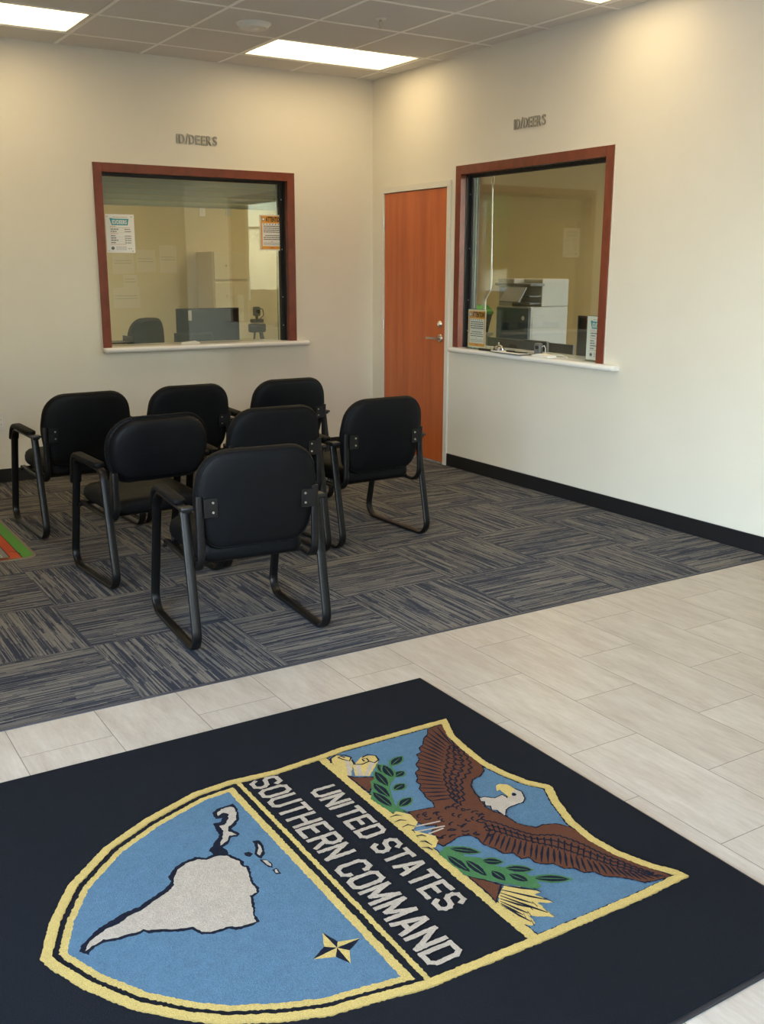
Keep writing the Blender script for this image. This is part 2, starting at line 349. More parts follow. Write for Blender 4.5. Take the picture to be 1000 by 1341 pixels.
# floor tiles 305 x 610 mm, half bond
def tiles():
    m = mat('porcelain_tile', (.5,.45,.38), .34, spec=.45); nt = m.node_tree
    t = N(nt, 'ShaderNodeTexCoord'); x, y, z = sep(nt, t.outputs['Object'])
    u = M_(nt, 'DIVIDE', M_(nt, 'ADD', x, 2.22+.305*30), .305); iu = M_(nt, 'FLOOR', u)
    half = M_(nt, 'MULTIPLY', M_(nt, 'MODULO', iu, 2.0), .5)
    v = M_(nt, 'ADD', M_(nt, 'DIVIDE', M_(nt, 'ADD', y, 4.45+.61*20), .61), half); iv = M_(nt, 'FLOOR', v)
    fu, fv = M_(nt, 'FRACT', u), M_(nt, 'FRACT', v)
    def edge(q, w): return M_(nt, 'LESS_THAN', M_(nt, 'MINIMUM', q, M_(nt, 'SUBTRACT', 1.0, q)), w)
    e = M_(nt, 'MAXIMUM', edge(fu, .0042), edge(fv, .0021))
    r = wnoise(nt, comb(nt, iu, iv, 3.0))
    vec = comb(nt, M_(nt, 'MULTIPLY', x, 5.0), y, M_(nt, 'MULTIPLY', r, 17.0))
    f = noise(nt, vec, 3.2, 8, .68)
    f2 = noise(nt, comb(nt, M_(nt, 'MULTIPLY', x, 9.0), M_(nt, 'MULTIPLY', y, 1.4), r), 9, 5, .7)
    col = ramp(nt, M_(nt, 'ADD', M_(nt, 'MULTIPLY', f, .65), M_(nt, 'MULTIPLY', f2, .35)), [(.34, (.43,.36,.28)), (.5, (.53,.465,.375)), (.66, (.62,.56,.465))])
    col = mixc(nt, M_(nt, 'MULTIPLY', r, .16), col, (.38,.31,.23))
    col = mixc(nt, e, col, (.17,.14,.11))
    nt.links.new(col, nt.nodes['Principled BSDF'].inputs['Base Color'])
    bump(m, M_(nt, 'SUBTRACT', M_(nt, 'MULTIPLY', f2, .1), e), .35, .0012)
    return m
M['tile'] = tiles()

def pile(name, c, d=.82):
    m = mat(name, c, .95, spec=.15); nt = m.node_tree
    v = coords(nt); f = noise(nt, v, 330, 3, .7); g = noise(nt, v, 45, 3, .6)
    col = mixc(nt, 1.0, c, ramp(nt, f, [(.3,(d*.80,)*3), (.7,(1.12,)*3)]), 'MULTIPLY')
    col = mixc(nt, .5, col, ramp(nt, g, [(.3,(.86,.86,.86)), (.7,(1.1,1.1,1.1))]), 'MULTIPLY')
    nt.links.new(col, nt.nodes['Principled BSDF'].inputs['Base Color'])
    bump(m, f, .7, .003)
    return m
PB = [pile('mat_black_pile', (.0085,.0100,.0135)), pile('mat_yellow_pile', (.60,.44,.14)), pile('mat_blue_pile', (.099,.184,.255)),
      pile('mat_cream_pile', (.47,.395,.30)), pile('mat_brown_pile', (.115,.042,.020)), pile('mat_green_pile', (.065,.175,.060)), pile('mat_outline_pile', (.008,.010,.020))]
K_, YE, BL, CR, BR, GR, OU = range(7)

# ------------------------------------------------------------------ room shell
def structure(mb, name, mats, **kw):
    o = mb.build(name, mats, smooth=False, **kw); o['kind'] = 'structure'; return o

XL, YF = -6.4, -9.5          # lobby's left wall and storefront
RY = -4.16                    # where the right wall ends
AX = 2.6                      # alcove beyond the right wall's end
OX1, OY1 = 3.8, 3.6           # office far walls
T = .14
WL, WR, WB, WT = -2.372, -.747, .963, 2.272       # left window opening (outer casing)
VL, VR = -1.210, -2.841                            # right window opening
DL, DR, DT = -.150, -1.143, 2.180                  # door frame outer

CE = -4.212
mb = MB(); mb.box((XL, CE, -.05), (0, 0, 0)); structure(mb, 'floor', M['carpet'])
mb = MB(); mb.box((XL, YF, -.05), (0, CE, 0.0)); mb.box((0, YF, -.05), (AX, RY, 0.0)); structure(mb, 'floor', M['tile'])
mb = MB(); mb.box((XL, CE-.012, 0), (0, CE+.004, .004), bevel=.0015); structure(mb, 'trim_1', mat('transition_strip', (.05,.05,.06), .5))
mb = MB(); mb.box((-4.2, T, -.05), (OX1, OY1, 0)); mb.box((T, RY+T, -.05), (OX1, T, 0)); structure(mb, 'floor', M['office_floor'])

def wall_x(name, y0, y1, x0, x1, openings, m):      # wall along X
    mb = MB(); cur = x0
    for (a, b, zb, zt) in openings:
        mb.box((cur, y0, 0), (a, y1, H))
        if zb > 0: mb.box((a, y0, 0), (b, y1, zb))
        if zt < H: mb.box((a, y0, zt), (b, y1, H))
        cur = b
    mb.box((cur, y0, 0), (x1, y1, H)); return structure(mb, name, m)
def wall_y(name, x0, x1, y0, y1, openings, m):
    mb = MB(); cur = y0
    for (a, b, zb, zt) in openings:
        mb.box((x0, cur, 0), (x1, a, H))
        if zb > 0: mb.box((x0, a, 0), (x1, b, zb))
        if zt < H: mb.box((x0, a, zt), (x1, b, H))
        cur = b
    mb.box((x0, cur, 0), (x1, y1, H)); return structure(mb, name, m)
c = .012
wall_x('wall_back', 0, T, XL, 0, [(WL+c, WR-c, WB-.045, WT-c)], M['wall'])
wall_y('wall_right', 0, T, RY, T, [(VR+c, VL-c, WB-.045, WT-c), (DR+.01, DL-.01, 0, DT-.01)], M['wall'])
wall_x('wall_alcove', RY, RY+T, T, AX+T, [], M['wall'])
wall_y('wall_entry', AX, AX+T, YF, RY, [], M['wall'])
wall_x('wall_office_back', OY1, OY1+.1, -4.3, OX1+.1, [], M['office_wall'])
wall_y('wall_office_right', OX1, OX1+.1, RY+T, OY1, [], M['office_wall'])
wall_y('wall_office_left', -4.3, -4.2, T, OY1, [], M['office_wall'])
# inner paint of the office side
mb = MB(); mb.box((-4.2, T, 0), (WL, T+.006, H)); mb.box((WR, T, 0), (T+.006, T+.006, H)); structure(mb, 'wall_office_front', M['office_wall'])

# storefront (behind the camera): mullioned glazing on the front and on the left
def glazing(name, axis, at, a0, a1, n, z0, z1, label=None):
    g = MB(); f = MB()
    step = (a1-a0)/n
    for i in range(n+1):
        p = a0+i*step
        lo, hi = (p-.025, at-.05, z0), (p+.025, at+.05, z1)
        if axis == 'y': lo, hi = (at-.05, p-.025, z0), (at+.05, p+.025, z1)
        f.box(lo, hi)
    for z in (z0, 2.2, z1-.05):
        lo, hi = (a0, at-.04, z), (a1, at+.04, z+.05)
        if axis == 'y': lo, hi = (at-.04, a0, z), (at+.04, a1, z+.05)
        f.box(lo, hi)
    lo, hi = (a0, at-.003, z0), (a1, at+.003, z1)
    if axis == 'y': lo, hi = (at-.003, a0, z0), (at+.003, a1, z1)
    g.box(lo, hi)
    fr = f.build(name, mat('anodised_mullion', (.42,.42,.42), .35, .6), smooth=False); fr['kind'] = 'structure'
    gl = g.build('pane', M['store_glass'], parent=fr, smooth=False)
    return fr
ZT = 2.78
wall_x('wall_front', YF-.15, YF, XL, AX, [(FX0, FX1, .05, ZT)], M['wall'])
glazing('window_3', 'x', YF-.07, FX0, FX1, max(1, round((FX1-FX0)/1.25)), .05, ZT)
wall_y('wall_left', XL-.15, XL, YF, T, [(LY0, LY1, .05, ZT)], M['wall'])
glazing('window_4', 'y', XL-.07, LY0, LY1, max(1, round((LY1-LY0)/1.25)), .05, ZT)

wall_y('wall_light_block', -5.29, -5.15, -4.6, 0, [], M['wall'])  # unseen partition added to keep daylight off the back wall's left part
# baseboards
def base(name, lo, hi):
    mb = MB(); mb.box(lo, hi, bevel=.003); o = structure(mb, name, M['black_base']); return o
base('baseboard_right', (-.010, RY-.008, 0), (0, DR-.004, .100))
base('baseboard_corner', (-.010, DL+.004, 0), (0, -.010, .100))
base('baseboard_back', (XL, -.010, 0), (0, 0, .100))
base('baseboard_alcove', (-.008, RY-.010, 0), (AX, RY, .100))

# ceiling: T-bar grid with lay-in boards
GX, GY, G = -.155, -.380, .6065
FIX = [(-1, -1), (-5, -1), (-1, -5), (-5, -5), (-1, -9), (-5, -9)]
fixcells = {(i-1, j) for i, j in FIX} | {(i, j) for i, j in FIX}
# cell (i,j): x from GX+G*(i-1)...GX+G*i ; y from GY+G*(j)..; fixture covers two cells in x
mb = MB()
ni, nj = int((GX-XL)/G)+1, int((GY-YF)/G)+1
xs = sorted(set([XL] + [GX-G*k for k in range(ni)] + [0.0]))
ys = sorted(set([YF] + [GY-G*k for k in range(nj)] + [0.0]))
def covered(x, y):
    for i, j in FIX:
        fx1 = GX+G*(i+1); fx0 = fx1-2*G; fy1 = GY+G*(j+1); fy0 = fy1-G
        if fx0 < x < fx1 and fy0 < y < fy1: return True
    return False
for a, b in zip(xs, xs[1:]):
    for c_, d_ in zip(ys, ys[1:]):
        if b-a < .02 or d_-c_ < .02: continue
        if not covered((a+b)/2, (c_+d_)/2):
            mb.box((a+.013, c_+.013, H-.004), (b-.013, d_-.013, H+.018))
mb.box((0, YF, H), (AX, RY, H+.02))
mb.box((XL, YF, H+.14), (AX, OY1, H+.17))
structure(mb, 'ceiling', M['ceiling'])
mb = MB()
for x in xs[1:-1]:
    for c_, d_ in zip(ys, ys[1:]):
        if not covered(x, (c_+d_)/2): mb.box((x-.012, c_, H-.006), (x+.012, d_, H+.003))
for y in ys[1:-1]:
    for a, b in zip(xs, xs[1:]):
        if not covered((a+b)/2, y): mb.box((a, y-.012, H-.0062), (b, y+.012, H+.0025))
mb.box((XL, -.018, H-.002), (0, 0, H+.004)); mb.box((-.018, RY, H-.002), (0, 0, H+.004))
o = structure(mb, 'trim_2', M['grid'])

mb = MB(); mb.box((-4.2, T, H-.2), (OX1, OY1, H-.18)); mb.box((T, RY+T, H-.2), (OX1, T, H-.18)); structure(mb, 'ceiling', M['ceiling'])

# troffers
def troffer(cx, cy, label, lensmat, z=H, group='recessed ceiling troffers'):
    r = empty('ceiling_light', (cx, cy, z), 0, label, 'ceiling light', group)
    hx, hy = G-.012, G/2-.012
    mb = MB()
    for lo, hi in (((-hx,-hy,-.004),(hx,-hy+.022,.012)), ((-hx,hy-.022,-.004),(hx,hy,.012)), ((-hx,-hy,-.004),(-hx+.022,hy,.012)), ((hx-.022,-hy,-.004),(hx,hy,.012))):
        mb.box(lo, hi, bevel=.002)
    mb.build('frame', M['white_metal'], r, smooth=False)
    # recessed lens: shallow trough
    rows = []
    for k in range(9):
        t = k/8; y = -hy+.022 + t*(2*hy-.044)
        rows.append((y, .010+.004*math.sin(PI*t)))
    mb = MB(); mb.rings([[(-hx+.022, y, z_) for y, z_ in rows], [(hx-.022, y, z_) for y, z_ in rows]], cap=False, closed=False)
    mb.build('lens', lensmat, r)
    mb = MB(); mb.box((-hx+.01, -hy+.01, .045), (hx-.01, hy-.01, .09)); mb.build('housing', M['white_metal'], r, smooth=False)
    return r
names = {(-1,-1):'lit recessed troffer in the ceiling above the corner of the two walls',
         (-5,-1):'lit recessed troffer cut off by the photo\'s top left corner',
         (-1,-5):'lit recessed troffer whose tip shows at the photo\'s top edge, near the right wall'}
for i, j in FIX:
    fx1 = GX+G*(i+1); fy1 = GY+G*(j+1)
    lab = names.get((i, j), 'lit recessed troffer in the lobby ceiling outside the photo')
    troffer(fx1-G, fy1-G/2, lab, M['lens'], group='recessed ceiling troffers' if (i, j) in names else 'troffers outside the photo')
for cx, cy, s in ((-1.6, 2.0, 'behind the wide left window'), (1.3, 2.2, 'between the two office windows'), (2.0, -.4, 'near the copier'), (2.0, -2.5, 'behind the right window')):
    troffer(cx, cy, 'added office fill troffer '+s+', out of view', M['office_fill_lens'], z=H-.262, group='added office fill troffers')  # unseen fittings added to brighten the office behind the glass
# ------------------------------------------------------------------ counter windows
def mapY(u, d, z): return (u, d, z)          # back wall: u = x, depth d = +y
def mapX(u, d, z): return (d, u, z)          # right wall: u = y, depth d = +x
def bx(mb, f, u0, u1, d0, d1, z0, z1, bevel=0.0, mi=0):
    a, b = f(u0, d0, z0), f(u1, d1, z1)
    mb.box(tuple(min(p, q) for p, q in zip(a, b)), tuple(max(p, q) for p, q in zip(a, b)), mi, bevel)

def counter_window(name, f, u0, u1, s0, s1, far_channel):
    """u0<u1 outer casing edges; s0,s1 the ledge's ends"""
    W_ = .064
    mb = MB()
    bx(mb, f, u0, u0+W_, -.016, .035, WB-.018, WT); bx(mb, f, u1-W_, u1, -.016, .035, WB-.018, WT)
    bx(mb, f, u0+W_, u1-W_, -.016, .035, WT-W_, WT)
    cas = mb.build(name, M['frame_wood'], smooth=False, bevel=.002); cas['kind'] = 'structure'
    mb = MB(); e = .007
    bx(mb, f, u0-e, u0, -.006, 0, WB-.018, WT+e); bx(mb, f, u1, u1+e, -.006, 0, WB-.018, WT+e); bx(mb, f, u0, u1, -.006, 0, WT, WT+e)
    mb.build('edge_bead', M['trim_paint'], cas, smooth=False)
    mb = MB()
    for a, b in ((u0+W_-.012, u0+W_+.004), (u1-W_-.004, u1-W_+.012)): bx(mb, f, a, b, .035, T+.02, WB-.018, WT-W_)
    bx(mb, f, u0+W_, u1-W_, .035, T+.02, WT-W_-.004, WT-W_+.012)
    a, b = (u1-W_-.030, u1-W_-.004) if far_channel > 0 else (u0+W_+.004, u0+W_+.030)
    bx(mb, f, a, b, .070, .105, WB-.018, WT-W_)
    bx(mb, f, u0+W_, u1-W_, .072, .100, WT-W_-.022, WT-W_)
    ch = mb.build('glazing_channel', M['black_metal'], cas, smooth=False, bevel=.001)
    for zz in (1.07, 1.30, 1.68, 2.07):
        mb = MB(); q = (a+b)/2
        p = f(q, .068, zz); mb.lathe([(.0055, -.003), (.005, .0)], (p[0], p[1], p[2]), 10, 'y' if f is mapY else 'x')
        mb.build('screw', M['chrome'], ch)
    mb = MB(); bx(mb, f, u0+W_, u1-W_, .082, .090, WB-.016, WT-W_)
    mb.build('pane', M['glass'], cas, smooth=False)
    mb = MB(); ge = (u1-W_-.052, u1-W_-.046) if far_channel > 0 else (u0+W_+.046, u0+W_+.052)
    bx(mb, f, ge[0], ge[1], .092, .104, WB-.016, WT-W_)
    mb.build('pane_edge', M['glass_edge'], cas, smooth=False)
    # ledge: white solid surface with a bullnose front and rounded ends
    z1, z0 = WB-.018, WB-.056
    mb = MB(); r = (z1-z0)/2; zc = (z0+z1)/2; fr = -.062
    pts = []
    for k in range(9):
        a_ = math.radians(90+180*k/8); pts.append((fr+r+r*math.cos(a_)*1.0, zc+r*math.sin(a_)))
    ringfront = lambda u, k_: [f(u, d*k_ if False else d, z) for d, z in pts] + [f(u, -.001, z0), f(u, -.001, z1)]
    secs = []
    for u, sh in ((s0, .020), (s0+.004, .008), (s0+.012, .002), (s0+.02, 0), (s1-.02, 0), (s1-.012, .002), (s1-.004, .008), (s1, .020)):
        sec = []
        for d, z in pts: sec.append(f(u, min(d+sh, -.002), zc+(z-zc)*(1-sh*18)))
        sec += [f(u, 0.0, z0+r*sh*18), f(u, 0.0, z1-r*sh*18)]
        secs.append(sec)
    mb.rings(secs)
    bx(mb, f, u0+.014, u1-.014, -.001, T+.16, z0, z1)
    mb.build('ledge', M['sill'], cas, angle=50)
    return cas
counter_window('window_1', mapY, WL, WR, WL-.002, WR+.106, +1)
counter_window('window_2', mapX, VR, VL, VR-.135, VL+.012, +1)
LEDGE = WB-.018

# roll-down slats gathered behind the head of the left window
mb = MB()
for k in range(7):
    z = 2.245-.04*k
    mb.rings([[(x, .115+.006*math.cos(a_)+.004, z+.019*math.sin(a_)) for a_ in [2*PI*q/10 for q in range(10)]] for x in (WL+.02, WR-.02)])
tag(mb.build('rolling_shutter', M['shutter']), 'pale slatted roll-down shutter gathered at the top behind the wide office window', 'shutter')

# door
mb = MB(); lf = .046
mb.box((-.014, DL-lf, 0), (T*.6, DL, DT)); mb.box((-.014, DR, 0), (T*.6, DR+lf, DT)); mb.box((-.014, DR+lf, DT-lf), (T*.6, DL-lf, DT))
o = mb.build('trim_3', M['trim_paint'], smooth=False, bevel=.002); o['kind'] = 'structure'
mb = MB(); mb.box((.050, DR+lf-.001, .0), (.062, DL-lf+.001, DT-lf)); 
o = mb.build('door_gap_shade', M['black_metal'], smooth=False); o['kind'] = 'structure'  # black sheet standing in for the shade in the gaps round the leaf
mb = MB(); mb.box((-.002, DR+lf+.003, .012), (.043, DL-lf-.005, DT-lf-.004), bevel=.0015)
door = mb.build('door_1', M['door_wood'], smooth=False); door['kind'] = 'structure'
hd = MB(); hy, hz = -1.030, 1.000
hd.lathe([(.0, -.012), (.028, -.011), (.031, -.007), (.031, 0)], (-.002, hy, hz), 28, 'x')
hd.lathe([(.011, -.055), (.011, -.010)], (-.002, hy, hz), 16, 'x')
hd.sweep([(-.052, hy-.012, hz), (-.054, hy+.02, hz), (-.053, hy+.07, hz-.001), (-.050, hy+.120, hz-.003), (-.045, hy+.135, hz-.004)], .0085, .0055, side=Vector((0,0,1)))
tag(hd.build('door_handle', M['chrome'], door), 'brushed steel lever handle')
hd = MB(); hd.lathe([(.0, -.018), (.015, -.017), (.024, -.009), (.027, 0)], (-.002, -1.020, 1.108), 24, 'x')
hd.box((-.0225, -1.0215, 1.100), (-.019, -1.0185, 1.116))
tag(hd.build('deadbolt', M['chrome'], door), 'round steel keyed deadbolt')
for zz in (.25, 1.07, 1.9):
    hd = MB(); hd.tube([(-.008, DL-lf+.001, zz-.05), (-.008, DL-lf+.001, zz+.05)], .006); hd.build('hinge', M['chrome'], door)

# ------------------------------------------------------------------ lettering
def text_mesh(body, ext=0.0, offset=0.0):
    cu = bpy.data.curves.new('t', 'FONT'); cu.body = body; cu.size = 1; cu.extrude = ext; cu.offset = offset; cu.resolution_u = 4
    o = bpy.data.objects.new('t', cu); COL.objects.link(o)
    bpy.context.view_layer.update()
    me = bpy.data.meshes.new_from_object(o.evaluated_get(bpy.context.evaluated_depsgraph_get()))
    bpy.data.objects.remove(o); bpy.data.curves.remove(cu)
    return me
def text_obj(body, width, height, depth, fn, name, material, parent=None, offset=.02, x0=None, span=None):
    """text squeezed into width x height; fn maps (u,d,v) -> 3D, u along the writing, v up, d out of the surface"""
    me = text_mesh(body, .5, offset)
    xs_ = [v.co.x for v in me.vertices]; ys_ = [v.co.y for v in me.vertices]
    a, b = min(xs_), max(xs_); c_, d_ = min(ys_), max(ys_)
    for v in me.vertices:
        u = (v.co.x-a)/(b-a)*width; w = (v.co.y-c_)/(d_-c_)*height; e = (v.co.z+.5)*depth
        v.co = fn(u, e, w)
    bmx = bmesh.new(); bmx.from_mesh(me); bmesh.ops.recalc_face_normals(bmx, faces=bmx.faces); bmx.to_mesh(me); bmx.free()
    me.materials.clear(); me.materials.append(material)
    o = bpy.data.objects.new(name, me); COL.objects.link(o)
    if parent is not None: o.parent = parent
    return o
def letters(s, total, height, origin, fn3, label):
    r = empty('wall_lettering', origin, 0, label, 'sign', 'metal lettering over the windows')
    adv = {'I': .46, 'D': 1.0, '/': .62, 'E': .92, 'R': 1.0, 'S': .95}
    tot = sum(adv[c_] for c_ in s); x = 0
    for c_ in s:
        w = adv[c_]/tot*total; g = .20*total/tot
        text_obj(c_, w-g, height*(1.0 if c_ != '/' else 1.1), .006, lambda u, e, v, X=x: fn3(X+u, e, v), 'letter', M['letter'], r, offset=.012)
        x += w
    return r
letters('ID/DEERS', .335, .066, (-1.722, 0, 2.440), lambda u, e, v: (u, -.002-e, v), 'metal ID/DEERS lettering above the wide window on the left wall')
letters('ID/DEERS', .335, .066, (0, -1.860, 2.458), lambda u, e, v: (-.002-e, -u, v), 'metal ID/DEERS lettering above the window on the right wall, beside the door')

# ------------------------------------------------------------------ printed sheets
def bars(mb, x0, x1, z, h, mi, gaps=5, d=.0014, seed=1):
    rr = random.Random(seed); x = x0
    while x < x1-.004:
        w = min(rr.uniform(.008, .022), x1-x); mb.box((x, -d, z), (x+w, -.0009, z+h), mi); x += w+.003
SM = [M['paper'], M['teal_ink'], M['black_ink'], M['grey_ink'], M['orange_ink'], M['red_ink'], M['cream_paper']]
def sheet_deers(rx):
    """letter-size notice, local x to the right, facing -y, bottom at z=0"""
    mb = MB(); w, h = .216, .279
    mb.box((0, -.001, 0), (w, 0, h), 0)
    def py(pts, d, mi): mb.prism([(x, z) for x, z in pts], -.0009, -.0009-d, fn=lambda x, y, q: (x, q, y), mi=mi)
    py([(.030, .247), (.175, .247), (.166, .200), (.044, .200)], .0005, 1)
    py([(.030, .251), (.050, .251), (.050, .247), (.030, .247)], .0005, 1)
    bars(mb, .055, .165, .256, .003, 3, seed=2)
    bars(mb, .030, .075, .190, .003, 5, seed=3); bars(mb, .030, .185, .181, .0022, 3, seed=4)
    for k, z in enumerate((.168, .152, .120, .104, .088, .071)):
        bars(mb, .034, .034+(.060, .045, .036, .040, .055, .034)[k], z, .0055, 2, seed=20+k); bars(mb, .140, .188, z, .005, 2, seed=30+k)
        mb.box((.030, -.0013, z-.006), (.190, -.0009, z-.0052), 3)
    bars(mb, .034, .090, .137, .003, 5, seed=8); bars(mb, .030, .150, .060, .002, 5, seed=9)
    mb.lathe([(.013, -.0014), (.013, -.0009)], (.045, 0, .033), 14, 'y', 3); mb.box((.034, -.0018, .030), (.054, -.0010, .036), 2)
    for q, z in enumerate((.042, .032, .022)): bars(mb, .070, .150, z, .003, 3, seed=40+q)
    for q in (.165, .180): mb.box((q, -.0014, .028), (q+.006, -.0009, .034), 2)
    return mb
def sheet_attention():
    mb = MB(); w, h = .216, .279
    mb.box((0, -.001, 0), (w, 0, h), 6)
    mb.box((.010, -.0013, .010), (w-.010, -.0009, h-.010), 4)
    mb.box((.020, -.0016, .032), (w-.020, -.0012, .212), 0)
    mb.lathe([(.015, -.0022), (.015, -.0012)], (.030, 0, .243), 16, 'y', 3); mb.lathe([(.009, -.0025), (.009, -.0015)], (.030, 0, .243), 12, 'y', 0)
    for k in range(6):
        mb.box((.032+.026*k, -.0019, .200), (.038+.026*k, -.0014, .209), 2)
    for k, z in enumerate((.186, .171, .156, .141)): bars(mb, .030, .188, z, .0055, 2, d=.0019, seed=50+k)
    bars(mb, .045, .175, .113, .005, 2, d=.0019, seed=61)
    for k, z in enumerate((.098, .083)): bars(mb, .030, .188, z, .0055, 2, d=.0019, seed=70+k)
    bars(mb, .095, .120, .068, .003, 5, d=.0019, seed=77)
    for k, z in enumerate((.056, .044)): bars(mb, .030, .188, z, .0035, 3, d=.0019, seed=80+k)
    mb.box((.085, -.0016, .018), (.125, -.0012, .023), 5)
    return mb
def notice(kind, loc, rz, label, holder=False, group=None):
    r = empty('notice_sheet' if not holder else 'countertop_sign', loc, rz, label, 'sign', group)
    z0 = .0 if not holder else .012
    o = (sheet_deers(0) if kind == 'deers' else sheet_attention()).build('sheet', SM, r, smooth=False); o.location = (0, 0, z0)
    if kind == 'deers':
        t = text_obj('ID/DEERS', .112, .030, .0004, lambda u, e, v: (.048+u, -.0016-e, z0+.208+v), 'sheet_heading', M['paper'], r, offset=.03)
    else:
        t = text_obj('ATTENTION!', .150, .040, .0004, lambda u, e, v: (.050+u, -.0016-e, z0+.223+v), 'sheet_heading', M['black_ink'], r, offset=.04)
    if holder:
        mb = MB(); mb.box((-.004, -.0065, .0), (.220, -.0045, .298)); mb.box((-.004, .001, .0), (.220, .003, .298)); mb.box((-.004, -.0045, .004), (.220, .001, .010)); mb.box((-.004, -.028, .0), (.220, .045, .003))
        mb.build('acrylic_stand', M['acrylic'], r, smooth=False)
    else:
        for x in (.012, .196):
            for z in (.262, .012):
                mb = MB(); mb.lathe([(.0035, -.003), (.0035, -.0009)], (x, 0, z), 10, 'y'); mb.build('suction_pin', M['grey_plastic'], r)
    return r
notice('deers', (-2.272, .081, 1.640), 0, 'white opening-hours notice with teal ID/DEERS heading on the left edge of the wide window')
notice('attention', (-1.015, .081, 1.672), 0, 'orange bordered ATTENTION! notice on the right edge of the wide window')
notice('attention', (.012, -1.372, LEDGE), -PI/2, 'orange bordered ATTENTION! sign standing on the ledge beside the door', True)
notice('deers', (.045, -2.625, LEDGE), -PI/2, 'white sign with teal ID/DEERS heading standing at the right end of the ledge', True)

# ------------------------------------------------------------------ things on the right-hand ledge
r = empty('service_bell', (.020, -1.735, LEDGE), 0, 'small chrome call bell on the right window\'s ledge', 'bell')
mb = MB(); mb.lathe([(.0, 0), (.046, 0), (.046, .004), (.040, .008), (.0, .010)], n=28); mb.build('base', M['black_plastic'], r)
mb = MB(); mb.lathe([(.042, .013), (.041, .022), (.034, .036), (.022, .045), (.010, .049), (.0, .050)], n=28); mb.build('dome', M['bell_chrome'], r)
mb = MB(); mb.lathe([(.003, .048), (.003, .058), (.007, .060), (.006, .064), (.0, .066)], n=14); mb.build('button', M['chrome'], r)
mb = MB(); mb.tube([(-.034, -1.575, LEDGE+.009), (-.034, -1.63, LEDGE+.009), (-.030, -1.70, LEDGE+.009), (-.030, -1.712, LEDGE+.006)], [.009, .009, .009, .003], 10)
tag(mb.build('marker_pen', M['black_plastic']), 'black marker lying on the right window\'s ledge in front of the bell', 'pen')
r = empty('clipboard', (-.035, -1.73, LEDGE), -.06, 'clipboard with white papers lying on the right window\'s ledge', 'clipboard')
mb = MB(); mb.box((-.022, -.36, .001), (.085, 0, .005), bevel=.001); mb.build('board', M['black_plastic'], r, smooth=False)
mb = MB(); mb.box((-.024, -.345, .0055), (.080, -.012, .0085)); mb.build('paper_stack', M['paper'], r, smooth=False)
mb = MB(); mb.box((.03, -.20, .0085), (.062, -.13, .020), bevel=.003); mb.build('clip', M['black_plastic'], r, smooth=False)
mb = MB(); mb.tube([(-.020, -1.96, LEDGE+.0135), (.010, -2.07, LEDGE+.0135), (.012, -2.08, LEDGE+.0135)], [.0045, .0045, .001], 8)
tag(mb.build('ballpoint_pen', M['black_ink']), 'thin black pen lying on the clipboard papers', 'pen')
r = empty('card_reader', (.0, -2.26, LEDGE), .1, 'small white card reader on the right window\'s ledge, right of the clipboard', 'card reader')
mb = MB()
mb.prism([(-.075, 0), (.075, 0), (.075, .012), (.03, .022), (-.075, .010)], -.045, .045, fn=lambda x, y, q: (q, x, y)); mb.build('body', M['white_plastic'], r, smooth=False, bevel=.003)
mb = MB(); mb.tube([(.045, .02, .008), (.06, -.03, .012), (.066, -.10, .016), (.064, -.16, .004)], .0025, 8); mb.build('cable', M['white_plastic'], r)
r = empty('web_camera', (.060, -2.13, LEDGE), .2, 'small dark grey camera standing at the glass of the right window', 'camera')
mb = MB(); mb.box((-.018, -.030, .0), (.018, .030, .085), bevel=.012, seg=3); mb.build('body', M['grey_plastic'], r)
mb = MB(); mb.lathe([(.012, -.006), (.014, 0)], (-.018, 0, .055), 16, 'x'); mb.build('lens', M['black_plastic'], r)
mb = MB(); mb.tube([(.0, -.03, .06), (.0, -.050, .07), (.0, -.062, .05), (.0, -.060, .004)], .003, 8); mb.build('cable', M['white_plastic'], r)
# left ledge
r = empty('card_reader', (-1.655, .055, LEDGE), -.5, 'white card reader on the wide left window\'s ledge', 'card reader')
mb = MB(); mb.prism([(-.070, 0), (.070, 0), (.070, .010), (.03, .024), (-.070, .012)], -.040, .040, fn=lambda x, y, q: (x, q, y)); mb.build('body', M['white_plastic'], r, smooth=False, bevel=.003)
r['group'] = 'card readers'

# crank rod hanging behind the right window
r = empty('crank_rod', (.22, -1.352, 1.19), 0, 'silver crank rod with an eye ring hanging behind the right window', 'rod')
mb = MB(); mb.tube([(0, 0, .930), (0, -.003, .80), (0, -.012, .42), (0, -.014, .30)], .008, 10); mb.tube([(0, -.014, .34), (0, -.014, .23), (0, .0, .17), (0, .045, .12), (0, .055, .09), (0, .057, .0)], [.011, .011, .008, .008, .011, .013], 10)
mb.build('rod', M['rod'], r)
mb = MB()
ring = [(0, .020*math.cos(a_), 0.985+.028*math.sin(a_)) for a_ in [2*PI*k/20 for k in range(21)]]
mb.tube(ring, .004, 8); mb.tube([(0, 0, .92), (0, 0, .957)], .006, 8); mb.tube([(0, 0, 1.013), (0, 0, 1.14)], .004, 8)
mb.build('eye_ring', M['chrome'], r)

M['tan_paper'] = mat('tan_paper', (.64,.58,.44), .8); M['faint_ink'] = mat('faint_ink', (.42,.37,.26), .8)  # paper and ink toned close to the office wall colour
